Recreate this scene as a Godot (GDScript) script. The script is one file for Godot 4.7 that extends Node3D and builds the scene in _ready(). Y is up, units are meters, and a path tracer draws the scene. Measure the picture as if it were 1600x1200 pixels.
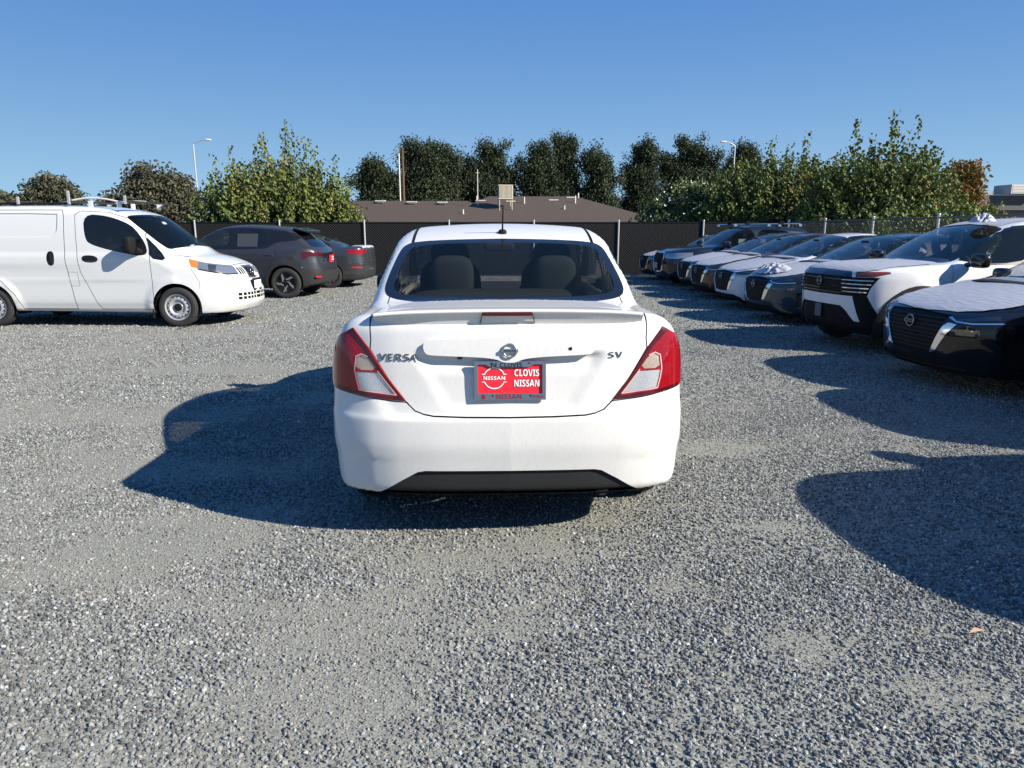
extends Node3D

const CAM_H := 1.46
var M := {}
var rng := RandomNumberGenerator.new()


# ---------------------------------------------------------------- tables and body fields
class Tab:
	var a := PackedFloat32Array()
	var x0 := 0.0
	var k := 1.0
	var n := 700
	func _init(p: Array) -> void:
		var m := p.size() / 2
		x0 = p[0]
		k = (n - 1) / (float(p[2 * m - 2]) - x0)
		var sl := []
		var dl := []
		for i in m - 1:
			dl.append((float(p[2 * i + 3]) - float(p[2 * i + 1])) / maxf(float(p[2 * i + 2]) - float(p[2 * i]), 1e-6))
		for i in m:
			if i == 0:
				sl.append(dl[0])
			elif i == m - 1:
				sl.append(dl[m - 2])
			elif dl[i - 1] * dl[i] <= 0.0:
				sl.append(0.0)
			else:
				sl.append(2.0 * dl[i - 1] * dl[i] / (dl[i - 1] + dl[i]))
		a.resize(n)
		var j := 0
		for i in n:
			var x := x0 + i / k
			while j < m - 2 and x > float(p[2 * j + 2]):
				j += 1
			var xa := float(p[2 * j])
			var h := float(p[2 * j + 2]) - xa
			var t := clampf((x - xa) / h, 0.0, 1.0)
			var ya := float(p[2 * j + 1])
			var yb := float(p[2 * j + 3])
			var t2 := t * t
			var t3 := t2 * t
			a[i] = ya * (2 * t3 - 3 * t2 + 1) + float(sl[j]) * h * (t3 - 2 * t2 + t) + yb * (3 * t2 - 2 * t3) + float(sl[j + 1]) * h * (t3 - t2)
	func at(x: float) -> float:
		var t := (x - x0) * k
		if t <= 0.0:
			return a[0]
		if t >= n - 1.0:
			return a[n - 1]
		var i := int(t)
		return lerpf(a[i], a[i + 1], t - i)


# A car body as a smooth field: a lower body and a cabin, each the intersection of the profiles that bound it.
class Body:
	var W: Tab
	var SY: Tab
	var ZR: Tab
	var CR: Tab
	var ZF: Tab
	var CF: Tab
	var DK: Tab
	var BT: Tab
	var RF: Tab
	var WC: Tab
	var TC: Tab
	var WR: Tab
	var WF: Tab
	var crown := 0.03
	var roof_crown := 0.1
	var cwr := 0.25
	var cwf := 0.35
	var kc := 0.06
	var kd := 0.07
	var kr := 0.1
	var ku := 0.06
	var slope_r := 0.5
	var slope_f := 0.5
	var arches := []
	var flare := 0.012
	var kind := ""
	var recess := 1.0
	func sx(p: float, q: float, r: float) -> float:
		var h := maxf(r - absf(p - q), 0.0)
		return maxf(p, q) + h * h / (4.0 * r)
	func ss(a: float, b: float, x: float) -> float:
		var t := clampf((x - a) / (b - a), 0.0, 1.0)
		return t * t * (3.0 - 2.0 * t)
	func f(x: float, y: float, z: float) -> float:
		x = absf(x)
		var side := x - W.at(z) - SY.at(y)
		for c in arches:
			var r := Vector2(z - c.x, y - c.y).length()
			if r < c.z + 0.16:
				side -= flare * (1.0 - ss(c.z + 0.03, c.z + 0.16, r))
		var lo := sx(side, z - ZR.at(y) + CR.at(x), kc)
		lo = sx(lo, ZF.at(y) + CF.at(x) - z, kc)
		lo = sx(lo, y - DK.at(z) + crown * x * x, kd)
		lo = sx(lo, BT.at(z) - y, 0.05)
		if kind == "sedan_a" and z > 1.8 and y > 0.6 and y < 0.98:
			var edge := 0.275 + 0.12 * (y - 0.68) / 0.22
			lo += recess * (0.007 + 0.018 * ss(0.82, 0.90, y)) * ss(-0.05, 0.035, edge - x) * ss(0.655, 0.71, y) * (1.0 - ss(0.90, 0.94, y))
		if kind == "sedan_a" and z > 1.5:
			lo += 0.005 * (1.0 - ss(0.42, 0.455, y)) * ss(0.45, 0.75, x) - 0.008 * ss(0.70, 0.85, x) * ss(0.44, 0.5, y) * (1.0 - ss(0.6, 0.72, y))
			lo += 0.014 * ss(0.632, 0.648, y) * (1.0 - ss(0.50, 0.60, x - (y - 0.65) * 0.55)) * ss(2.0, 2.1, z)
		if kind == "van" and x > 0.6 and z < 2.0 and z > -1.2:
			lo += 0.018 * ss(0.70, 0.78, y) * (1.0 - ss(0.86, 0.98, y)) * ss(-0.3, 0.3, z) + 0.012 * (1.0 - ss(0.34, 0.40, y))
		var up := sx(x - WC.at(y) + TC.at(z), y - RF.at(z) + roof_crown * x * x, kr)
		up = sx(up, (z - WR.at(y) + cwr * x * x) * slope_r, 0.07)
		up = sx(up, 0.72 - y, 0.05)
		up = sx(up, (WF.at(y) + cwf * x * x - z) * slope_f, 0.07)
		return -sx(-lo, -up, ku)
	func grad(p: Vector3) -> Vector3:
		var e := 0.005
		return Vector3(f(p.x + e, p.y, p.z) - f(maxf(p.x - e, 0.0) if p.x >= 0.0 and p.x < e else p.x - e, p.y, p.z), f(p.x, p.y + e, p.z) - f(p.x, p.y - e, p.z), f(p.x, p.y, p.z + e) - f(p.x, p.y, p.z - e)).normalized()
	func hit(o: Vector3, d: Vector3) -> Vector3:
		var t := 0.02
		var last := 0.0
		var v := f(o.x, o.y, o.z)
		for i in 80:
			var p := o + d * t
			v = f(p.x, p.y, p.z)
			if v >= 0.0:
				break
			last = t
			t += maxf(-v * 0.75, 0.006)
		var lo := last
		var hi := t
		for i in 9:
			t = (lo + hi) * 0.5
			var p := o + d * t
			if f(p.x, p.y, p.z) < 0.0:
				lo = t
			else:
				hi = t
		return o + d * ((lo + hi) * 0.5)
	# the point of the surface seen from behind (way 1) or from the front (way -1) at x, y
	func from_end(x: float, y: float, way: float) -> Vector3:
		return hit(Vector3(x, y, way * 1.2), Vector3(0, 0, way))


func ramp(a: float, b: float, n: int) -> Array:
	var r := []
	for i in n:
		r.append(lerpf(a, b, i / float(n - 1)))
	return r


# Half of a body's surface (x >= 0) as loose triangles: rays from a line inside the body.
func skin(b: Body, zf: float, zr: float, ys: float, nf: int, nm: int, nr: int, np: int) -> Dictionary:
	var rows := []
	for a in ramp(-PI / 2, 0.0, nf):
		rows.append([zf, sin(a), cos(a)])
	for i in range(1, nm):
		rows.append([lerpf(zf, zr, i / float(nm)), 0.0, 1.0])
	for a in ramp(0.0, PI / 2, nr):
		rows.append([zr, sin(a), cos(a)])
	var pts := PackedVector3Array()
	var nor := PackedVector3Array()
	for r in rows:
		for i in np + 1:
			var phi := -PI / 2 + PI * i / np
			var c := cos(phi) if i > 0 and i < np else 0.0
			var rad: float = r[2] if absf(r[2]) > 1e-6 else 0.0
			var p := b.hit(Vector3(0, ys, r[0]), Vector3(c * rad, sin(phi) * rad, r[1]))
			if c == 0.0:
				p.x = 0.0
			pts.append(p)
			var g := b.grad(p)
			if c == 0.0:
				g.x = 0.0
				g = g.normalized()
			nor.append(g)
	var P := PackedVector3Array()
	var N := PackedVector3Array()
	for i in rows.size() - 1:
		for j in np:
			var q := [i * (np + 1) + j, i * (np + 1) + j + 1, (i + 1) * (np + 1) + j, (i + 1) * (np + 1) + j + 1]
			for t in [[q[0], q[1], q[3]], [q[0], q[3], q[2]]]:
				push(P, N, pts[t[0]], pts[t[1]], pts[t[2]], nor[t[0]], nor[t[1]], nor[t[2]])
	return {"p": P, "n": N, "gaps": {"p": PackedVector3Array(), "n": PackedVector3Array()}}


func push(P: PackedVector3Array, N: PackedVector3Array, a: Vector3, b: Vector3, c: Vector3, na: Vector3, nb: Vector3, nc: Vector3) -> void:
	var g := (c - a).cross(b - a)
	if g.length_squared() < 1e-16:
		return
	if g.dot(na + nb + nc) < 0.0:
		P.append_array([a, c, b])
		N.append_array([na, nc, nb])
	else:
		P.append_array([a, b, c])
		N.append_array([na, nb, nc])


func poly(a: Array) -> PackedVector2Array:
	var r := PackedVector2Array()
	for i in a.size() / 2:
		r.append(Vector2(a[2 * i], a[2 * i + 1]))
	return r


# smooths a polygon's corners (Chaikin)
func soft(a: PackedVector2Array, times := 2) -> PackedVector2Array:
	for k in times:
		var r := PackedVector2Array()
		for i in a.size():
			var q := a[(i + 1) % a.size()]
			r.append(a[i].lerp(q, 0.25))
			r.append(a[i].lerp(q, 0.75))
		a = r
	return a


# soft(), for a half outline that begins and ends on x = 0
func soft_half(a: PackedVector2Array, times := 2) -> PackedVector2Array:
	for k in times:
		var r := PackedVector2Array([a[0]])
		for i in a.size() - 1:
			if i > 0:
				r.append(a[i].lerp(a[i + 1], 0.25))
			if i < a.size() - 2:
				r.append(a[i].lerp(a[i + 1], 0.75))
		r.append(a[a.size() - 1])
		a = r
	return a


func circle(cx: float, cy: float, r: float, n := 28, ry := -1.0) -> PackedVector2Array:
	var a := PackedVector2Array()
	for i in n:
		a.append(Vector2(cx + r * cos(TAU * i / n), cy + (ry if ry > 0.0 else r) * sin(TAU * i / n)))
	return a


# Cuts a polygon out of a surface: view is "side" (z, y), "rear", "front" (x, y) or "top" (x, z); what lies inside is returned and, unless over, taken away.
func cut(S: Dictionary, view: String, pl: PackedVector2Array, lim := 0.08, over := false, third := Vector2(-99, 99)) -> Dictionary:
	var P: PackedVector3Array = S.p
	var N: PackedVector3Array = S.n
	var oP := PackedVector3Array()
	var oN := PackedVector3Array()
	var iP := PackedVector3Array()
	var iN := PackedVector3Array()
	var bb := Rect2(pl[0], Vector2.ZERO)
	for v in pl:
		bb = bb.expand(v)
	if Geometry2D.is_polygon_clockwise(pl):
		pl.reverse()
	for t in range(0, P.size(), 3):
		var a := P[t]
		var b := P[t + 1]
		var c := P[t + 2]
		var nn := (N[t] + N[t + 1] + N[t + 2]) / 3.0
		var tri := PackedVector2Array()
		var face := 0.0
		var w := 0.0
		match view:
			"side":
				tri.append_array([Vector2(a.z, a.y), Vector2(b.z, b.y), Vector2(c.z, c.y)])
				face = nn.x
				w = (a.x + b.x + c.x) / 3.0
			"rear":
				tri.append_array([Vector2(a.x, a.y), Vector2(b.x, b.y), Vector2(c.x, c.y)])
				face = nn.z
				w = (a.z + b.z + c.z) / 3.0
			"bottom":
				tri.append_array([Vector2(a.x, a.z), Vector2(b.x, b.z), Vector2(c.x, c.z)])
				face = -nn.y
				w = (a.y + b.y + c.y) / 3.0
			"front":
				tri.append_array([Vector2(a.x, a.y), Vector2(b.x, b.y), Vector2(c.x, c.y)])
				face = -nn.z
				w = (a.z + b.z + c.z) / 3.0
			_:
				tri.append_array([Vector2(a.x, a.z), Vector2(b.x, b.z), Vector2(c.x, c.z)])
				face = nn.y
				w = (a.y + b.y + c.y) / 3.0
		var out := face < lim or w < third.x or w > third.y
		var area := 0.0
		if not out:
			var lo := tri[0].min(tri[1]).min(tri[2])
			var hi := tri[0].max(tri[1]).max(tri[2])
			out = lo.x > bb.end.x or lo.y > bb.end.y or hi.x < bb.position.x or hi.y < bb.position.y
			area = (tri[1] - tri[0]).cross(tri[2] - tri[0])
			if absf(area) < 1e-8:
				out = true
		if out:
			oP.append_array([a, b, c])
			oN.append_array([N[t], N[t + 1], N[t + 2]])
			continue
		var ins := Geometry2D.intersect_polygons(tri, pl)
		if ins.is_empty():
			oP.append_array([a, b, c])
			oN.append_array([N[t], N[t + 1], N[t + 2]])
			continue
		for q in ins:
			lay(q, tri, area, [a, b, c], [N[t], N[t + 1], N[t + 2]], iP, iN)
		if not over:
			for q in Geometry2D.clip_polygons(tri, pl):
				if Geometry2D.is_polygon_clockwise(q):
					continue
				lay(q, tri, area, [a, b, c], [N[t], N[t + 1], N[t + 2]], oP, oN)
	if not over:
		S.p = oP
		S.n = oN
	return {"p": iP, "n": iN}


func lay(q: PackedVector2Array, tri: PackedVector2Array, area: float, v: Array, n: Array, P: PackedVector3Array, N: PackedVector3Array) -> void:
	var ps := []
	var ns := []
	for s in q:
		var u := (s - tri[0]).cross(tri[2] - tri[0]) / area
		var w := (tri[1] - tri[0]).cross(s - tri[0]) / area
		ps.append(v[0] + (v[1] - v[0]) * u + (v[2] - v[0]) * w)
		ns.append((n[0] + (n[1] - n[0]) * u + (n[2] - n[0]) * w).normalized())
	var ix := PackedInt32Array([0, 1, 2])
	if q.size() > 3:
		ix = Geometry2D.triangulate_polygon(q)
		if ix.is_empty():
			for k in range(1, q.size() - 1):
				ix.append_array([0, k, k + 1])
	for k in range(0, ix.size(), 3):
		push(P, N, ps[ix[k]], ps[ix[k + 1]], ps[ix[k + 2]], ns[ix[k]], ns[ix[k + 1]], ns[ix[k + 2]])


# takes the triangles whose middle lies in a box
func take(S: Dictionary, lo: Vector3, hi: Vector3) -> Dictionary:
	var r := {"p": PackedVector3Array(), "n": PackedVector3Array()}
	var q := {"p": PackedVector3Array(), "n": PackedVector3Array()}
	for t in range(0, S.p.size(), 3):
		var c: Vector3 = (S.p[t] + S.p[t + 1] + S.p[t + 2]) / 3.0
		var d: Dictionary = r if c.clamp(lo, hi) == c else q
		d.p.append_array([S.p[t], S.p[t + 1], S.p[t + 2]])
		d.n.append_array([S.n[t], S.n[t + 1], S.n[t + 2]])
	S.p = q.p
	S.n = q.n
	return r


# the flat underside, cut off level a little above the body's lowest line
func floor_of(S: Dictionary, b: Body) -> Dictionary:
	var line := [-3.0, -0.2, -3.0, b.BT.at(-3.0) + 0.015]
	for i in 13:
		var z := -2.4 + i * 0.4
		line.append_array([z, b.BT.at(z) + 0.015])
	line.append_array([3.0, b.BT.at(3.0) + 0.015, 3.0, -0.2])
	return join([cut(S, "side", poly(line), -9.0), cut(S, "bottom", poly([0, -3, 1.2, -3, 1.2, 3, 0, 3]), 0.93)])


func lining(list: Array) -> Dictionary:
	return take(join(list), Vector3(-2, 0.6, -4), Vector3(2, 3, 4))


func join(list: Array) -> Dictionary:
	var P := PackedVector3Array()
	var N := PackedVector3Array()
	for s in list:
		P.append_array(s.p)
		N.append_array(s.n)
	return {"p": P, "n": N}


func gap(S: Dictionary, view: String, line: Array, width := 0.005, lim := 0.08, third := Vector2(-99, 99)) -> void:
	var n := line.size()
	if n > 8 and line[0] == line[n - 2] and line[1] == line[n - 1]:
		# a closed line would be cut out whole: it is cut in two halves
		var k := n / 4 * 2
		gap(S, view, line.slice(0, k + 2), width, lim, third)
		gap(S, view, line.slice(k), width, lim, third)
		return
	for pl in Geometry2D.offset_polyline(poly(line), width / 2, Geometry2D.JOIN_ROUND, Geometry2D.END_SQUARE):
		var g := cut(S, view, pl, lim, false, third)
		S.gaps.p.append_array(g.p)
		S.gaps.n.append_array(g.n)


# A piece of surface as a mesh, moved along its normals by off, with side walls down to the body where it stands proud or lies deep.
func shell(s: Dictionary, off := 0.0, sides := "both", wall := false, flare := 0.0, sink := 0.002) -> ArrayMesh:
	var P := PackedVector3Array()
	var N := PackedVector3Array()
	var sp: PackedVector3Array = s.p
	var sn: PackedVector3Array = s.n
	for i in sp.size():
		P.append(sp[i] + sn[i] * off)
		N.append(sn[i])
	if wall:
		var edges := {}
		for t in range(0, sp.size(), 3):
			for e in 3:
				var i := t + e
				var j := t + (e + 1) % 3
				var ka := Vector3i((sp[i] * 8000.0).round())
				var kb := Vector3i((sp[j] * 8000.0).round())
				if ka == kb:
					continue
				if edges.has([kb, ka]):
					edges.erase([kb, ka])
				else:
					edges[[ka, kb]] = [i, j]
		for e in edges.values():
			var a := sp[e[0]]
			var b := sp[e[1]]
			if a.x < 1e-4 and b.x < 1e-4:
				continue
			var na := sn[e[0]]
			var nb := sn[e[1]]
			var outn := (b - a).cross(na + nb).normalized()
			var third := sp[e[0] / 3 * 3 + (3 - e[0] % 3 - e[1] % 3)]
			if outn.dot(third - a) > 0.0:
				outn = -outn
			var wn := (outn * absf(off) + (na + nb) * 0.5 * flare + outn * 1e-5).normalized()
			if off < 0.0:
				wn = -outn
			var a2 := a + outn * flare - na * (sink if off > 0.0 else 0.0)
			var b2 := b + outn * flare - nb * (sink if off > 0.0 else 0.0)
			push(P, N, a + na * off, b + nb * off, b2, wn, wn, wn)
			push(P, N, a + na * off, b2, a2, wn, wn, wn)
	if sides == "left":
		var Q := PackedVector3Array()
		var R := PackedVector3Array()
		mirror(P, N, Q, R)
		P = Q
		N = R
	elif sides == "both":
		var Q := P.duplicate()
		var R := N.duplicate()
		mirror(P, N, Q, R)
		P = Q
		N = R
	return raw_mesh(P, N)


func mirror(P: PackedVector3Array, N: PackedVector3Array, Q: PackedVector3Array, R: PackedVector3Array) -> void:
	var f := Vector3(-1, 1, 1)
	for t in range(0, P.size(), 3):
		Q.append_array([P[t] * f, P[t + 2] * f, P[t + 1] * f])
		R.append_array([N[t] * f, N[t + 2] * f, N[t + 1] * f])


func raw_mesh(P: PackedVector3Array, N: PackedVector3Array, uv := PackedVector2Array()) -> ArrayMesh:
	var m := ArrayMesh.new()
	if P.is_empty():
		return m
	var arr := []
	arr.resize(Mesh.ARRAY_MAX)
	arr[Mesh.ARRAY_VERTEX] = P
	arr[Mesh.ARRAY_NORMAL] = N
	if uv.size():
		arr[Mesh.ARRAY_TEX_UV] = uv
	m.add_surface_from_arrays(Mesh.PRIMITIVE_TRIANGLES, arr)
	return m


# ---------------------------------------------------------------- naming
var taken := {}

func numbered(called: String) -> String:
	var k: int = taken.get(called, 0)
	taken[called] = k + 1
	return called if k == 0 else "%s_%03d" % [called, k]


func tag(o: Node, label: String, category: String, group := "") -> Node:
	o.set_meta("label", label)
	o.set_meta("category", category)
	if group:
		o.set_meta("group", group)
	return o


func thing(called: String, at: Vector3, turn: float, label: String, category: String, group := "") -> Node3D:
	var o := Node3D.new()
	o.name = numbered(called)
	add_child(o)
	o.position = at
	o.rotation.y = turn
	tag(o, label, category, group)
	return o


func part(called: String, m: Mesh, mat: Material, parent: Node, at := Vector3.ZERO, rot := Vector3.ZERO) -> MeshInstance3D:
	var o := MeshInstance3D.new()
	if parent == self:
		o.name = numbered(called)
	else:
		var k := 0
		var nm := called
		while parent.has_node(NodePath(nm)):
			k += 1
			nm = "%s_%03d" % [called, k]
		o.name = nm
	o.mesh = m
	o.material_override = mat
	o.position = at
	o.rotation = rot
	parent.add_child(o, true)
	return o


func pair(called: String, s: Dictionary, mat: Material, parent: Node, off := 0.0, wall := false, flare := 0.0) -> Array:
	return [part(called, shell(s, off, "right", wall, flare), mat, parent), part(called, shell(s, off, "left", wall, flare), mat, parent)]


func stuff(o: Node) -> Node:
	o.set_meta("kind", "stuff")
	return o


# ---------------------------------------------------------------- plain shapes
var bP := PackedVector3Array()
var bN := PackedVector3Array()

func start() -> void:
	bP = PackedVector3Array()
	bN = PackedVector3Array()


func done() -> ArrayMesh:
	var m := raw_mesh(bP, bN)
	start()
	return m


func quad(a: Vector3, b: Vector3, c: Vector3, d: Vector3, n: Vector3) -> void:
	push(bP, bN, a, b, c, n, n, n)
	push(bP, bN, a, c, d, n, n, n)


func box(c: Vector3, s: Vector3, basis := Basis.IDENTITY) -> void:
	var h := s / 2
	for ax in 3:
		for sg in [-1.0, 1.0]:
			var n := Vector3.ZERO
			n[ax] = sg
			var u := Vector3.ZERO
			u[(ax + 1) % 3] = 1.0
			var v := Vector3.ZERO
			v[(ax + 2) % 3] = 1.0
			var o := n * h
			var pu := u * h
			var pv := v * h
			quad(c + basis * (o - pu - pv), c + basis * (o + pu - pv), c + basis * (o + pu + pv), c + basis * (o - pu + pv), basis * n)


func bar(a: Vector3, b: Vector3, ra: float, rb: float, n := 8) -> void:
	var d := (b - a).normalized()
	var u := d.cross(Vector3.UP if absf(d.y) < 0.9 else Vector3.RIGHT).normalized()
	var v := d.cross(u)
	for i in n:
		var p := u * cos(TAU * i / n) + v * sin(TAU * i / n)
		var q := u * cos(TAU * (i + 1) / n) + v * sin(TAU * (i + 1) / n)
		push(bP, bN, a + p * ra, a + q * ra, b + q * rb, p, q, q)
		push(bP, bN, a + p * ra, b + q * rb, b + p * rb, p, q, p)
		push(bP, bN, a, a + p * ra, a + q * ra, -d, -d, -d)
		push(bP, bN, b, b + p * rb, b + q * rb, d, d, d)


# superquadric: a box with rounded edges (e small) or an ellipsoid (e = 1)
func blob(c: Vector3, s: Vector3, e := 0.35, basis := Basis.IDENTITY, nu := 20, nv := 12) -> void:
	var h := s / 2
	var pw := func(w: float, k: float) -> float: return signf(w) * pow(absf(w), k)
	var pts := []
	var nrm := []
	for j in nv + 1:
		var la := -PI / 2 + PI * j / nv
		for i in nu + 1:
			var lo := TAU * i / nu
			var cl: float = pw.call(cos(la), e)
			var p := Vector3(cl * pw.call(cos(lo), e), pw.call(sin(la), e), cl * pw.call(sin(lo), e))
			var q := Vector3(pw.call(cos(la), 2 - e) * pw.call(cos(lo), 2 - e) / h.x, pw.call(sin(la), 2 - e) / h.y, pw.call(cos(la), 2 - e) * pw.call(sin(lo), 2 - e) / h.z)
			pts.append(c + basis * (p * h))
			nrm.append((basis * q).normalized())
	for j in nv:
		for i in nu:
			var k := j * (nu + 1) + i
			for t in [[k, k + 1, k + nu + 2], [k, k + nu + 2, k + nu + 1]]:
				push(bP, bN, pts[t[0]], pts[t[1]], pts[t[2]], nrm[t[0]], nrm[t[1]], nrm[t[2]])


# a solid of revolution round the x axis from pairs (x, r); sharp breaks are flat shaded
func lathe(pr: Array, n := 40, at := Vector3.ZERO) -> void:
	for k in pr.size() / 2 - 1:
		var a := Vector2(pr[2 * k], pr[2 * k + 1])
		var b := Vector2(pr[2 * k + 2], pr[2 * k + 3])
		var d := b - a
		var nn := Vector2(-d.y, d.x).normalized()
		for i in n:
			var c0 := cos(TAU * i / n)
			var s0 := sin(TAU * i / n)
			var c1 := cos(TAU * (i + 1) / n)
			var s1 := sin(TAU * (i + 1) / n)
			var p := [Vector3(a.x, a.y * c0, a.y * s0) + at, Vector3(a.x, a.y * c1, a.y * s1) + at, Vector3(b.x, b.y * c1, b.y * s1) + at, Vector3(b.x, b.y * c0, b.y * s0) + at]
			var na := Vector3(nn.x, nn.y * c0, nn.y * s0)
			var nb := Vector3(nn.x, nn.y * c1, nn.y * s1)
			push(bP, bN, p[0], p[1], p[2], na, nb, nb)
			push(bP, bN, p[0], p[2], p[3], na, nb, na)


# a flat outline in x, y given thickness towards +z, from its back at z0
func plate(pl: PackedVector2Array, z0: float, z1: float) -> void:
	if Geometry2D.is_polygon_clockwise(pl):
		pl.reverse()
	var ix := Geometry2D.triangulate_polygon(pl)
	for zz in [z0, z1]:
		var n := Vector3(0, 0, 1 if zz == z1 else -1)
		for k in range(0, ix.size(), 3):
			var a := pl[ix[k]]
			var b := pl[ix[k + 1]]
			var c := pl[ix[k + 2]]
			push(bP, bN, Vector3(a.x, a.y, zz), Vector3(b.x, b.y, zz), Vector3(c.x, c.y, zz), n, n, n)
	for i in pl.size():
		var a := pl[i]
		var b := pl[(i + 1) % pl.size()]
		var n := Vector3(b.y - a.y, a.x - b.x, 0).normalized()
		quad(Vector3(a.x, a.y, z0), Vector3(b.x, b.y, z0), Vector3(b.x, b.y, z1), Vector3(a.x, a.y, z1), n)


func arc(cx: float, cy: float, r: float, w: float, a0: float, a1: float, n := 20) -> PackedVector2Array:
	var p := PackedVector2Array()
	for i in n + 1:
		var t := deg_to_rad(lerpf(a0, a1, i / float(n)))
		p.append(Vector2(cx + (r + w / 2) * cos(t), cy + (r + w / 2) * sin(t)))
	for i in n + 1:
		var t := deg_to_rad(lerpf(a1, a0, i / float(n)))
		p.append(Vector2(cx + (r - w / 2) * cos(t), cy + (r - w / 2) * sin(t)))
	return p


func words(t: String, height: float, depth := 0.003, bold := true) -> TextMesh:
	var m := TextMesh.new()
	var f := SystemFont.new()
	f.font_names = ["Droid Sans"]
	f.font_weight = 700 if bold else 400
	m.font = f
	m.text = t
	m.font_size = 64
	m.pixel_size = height / 46.0
	m.depth = depth
	m.curve_step = 2.0
	return m


# ---------------------------------------------------------------- materials
func mat(called: String, c: Color, rough := 0.6, metal := 0.0) -> StandardMaterial3D:
	var m := StandardMaterial3D.new()
	m.resource_name = called
	m.albedo_color = c.linear_to_srgb()
	m.roughness = rough
	m.metallic = metal
	M[called] = m
	return m


func paint(called: String, c: Color, metal := 0.0, rough := 0.4) -> StandardMaterial3D:
	var m := mat(called, c, rough, metal)
	m.clearcoat_enabled = true
	m.clearcoat = 1.0
	m.clearcoat_roughness = 0.03
	m.metallic_specular = 0.2
	return m


func pane(called: String, c: Color, alpha: float) -> StandardMaterial3D:
	var m := mat(called, c, 0.02)
	m.transparency = BaseMaterial3D.TRANSPARENCY_ALPHA
	m.albedo_color.a = alpha
	return m


func noise(kind: int, freq: float, octaves := 3, sd := 1) -> FastNoiseLite:
	var n := FastNoiseLite.new()
	n.noise_type = kind
	n.frequency = freq
	n.fractal_octaves = octaves
	n.seed = sd
	return n


func noise_tex(n: FastNoiseLite, size: int, ramp_stops: Array, normal := 0.0) -> NoiseTexture2D:
	var t := NoiseTexture2D.new()
	t.width = size
	t.height = size
	t.seamless = true
	t.generate_mipmaps = false
	t.noise = n
	if ramp_stops.size():
		var g := Gradient.new()
		g.offsets = PackedFloat32Array(ramp_stops.map(func(s): return s[0]))
		g.colors = PackedColorArray(ramp_stops.map(func(s): return (s[1] as Color).linear_to_srgb()))
		t.color_ramp = g
	if normal > 0.0:
		t.as_normal_map = true
		t.bump_strength = normal
	return t


func triplanar(m: StandardMaterial3D, scale: float, world := false) -> void:
	m.uv1_triplanar = true
	m.uv1_world_triplanar = world
	m.uv1_scale = Vector3.ONE * scale


func _ready() -> void:
	var cam := Camera3D.new()
	cam.name = "camera"
	cam.position = Vector3(0, CAM_H, 0)
	cam.rotation_degrees = Vector3(-12.1, 0, 0)
	cam.fov = 56.85
	cam.near = 0.05
	cam.far = 2000.0
	add_child(cam)
	cam.current = true
	var env := Environment.new()
	env.background_mode = Environment.BG_SKY
	var sky := ProceduralSkyMaterial.new()
	sky.sky_top_color = Color(0.026, 0.108, 0.316).linear_to_srgb()
	sky.sky_horizon_color = Color(0.226, 0.368, 0.463).linear_to_srgb()
	sky.sky_curve = 0.11
	sky.ground_bottom_color = Color(0.2, 0.2, 0.19).linear_to_srgb()
	sky.ground_horizon_color = Color(0.226, 0.368, 0.463).linear_to_srgb()
	sky.sun_angle_max = 1.0
	env.sky = Sky.new()
	env.sky.sky_material = sky
	env.tonemap_mode = Environment.TONE_MAPPER_LINEAR
	env.tonemap_exposure = 1.9
	env.sdfgi_enabled = true
	env.ssao_enabled = true
	env.ssil_enabled = true
	var we := WorldEnvironment.new()
	we.name = "world_environment"
	we.environment = env
	add_child(we)
	var sun := DirectionalLight3D.new()
	sun.name = "sun"
	sun.light_energy = 1.6
	sun.light_color = Color(1.0, 0.965, 0.905)
	sun.light_angular_distance = 0.5
	sun.shadow_enabled = true
	add_child(sun)
	# shadows fall to the left and away from the camera
	sun.look_at_from_position(Vector3(1.5, 1.0, 0.70) * 10.0, Vector3.ZERO)
	build_ground()
	build_fence()
	build_house()
	build_trees()
	build_cars()


# ---------------------------------------------------------------- ground
var DUST := [[-0.5, 2.55, 0.42, 0.3], [0.72, 2.74, 0.16, 0.12], [1.4, 2.05, 0.22, 0.16], [1.05, 2.3, 0.2, 0.12], [-0.75, 2.3, 0.4, 0.22], [0.1, 2.45, 0.34, 0.2], [-1.9, 3.0, 0.5, 0.3], [-0.6, 2.0, 0.3, 0.14], [0.5, 3.4, 0.25, 0.16], [1.2, 3.35, 0.4, 0.07], [0.95, 3.65, 0.3, 0.09], [-1.6, 3.4, 0.5, 0.16], [-3.0, 5.6, 0.9, 0.35], [1.5, 4.7, 0.5, 0.14], [-0.3, 2.95, 0.3, 0.14], [-2.2, 4.2, 0.5, 0.2], [-1.2, 2.6, 0.3, 0.2], [-3.3, 7.5, 1.6, 0.3]]
var heap := noise(FastNoiseLite.TYPE_SIMPLEX_SMOOTH, 0.5, 3, 5)
var fine := noise(FastNoiseLite.TYPE_SIMPLEX_SMOOTH, 2.2, 2, 9)

func dusty(x: float, d: float) -> float:
	var v := 0.27 + 0.75 * heap.get_noise_2d(x * 1.0, d * 1.6) + 0.45 * fine.get_noise_2d(x, d)
	if x > 0.3 and d < 4.5:
		v -= 0.3
	if x < -1.0 and d < 2.2:
		v -= 0.25
	for e in DUST:
		var q := Vector2((x - e[0]) / e[2], (d - e[1]) / e[3]).length_squared()
		if q < 2.5:
			v += 0.8 * exp(-q * 1.3)
	return clampf(v, 0.0, 1.0)


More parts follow.
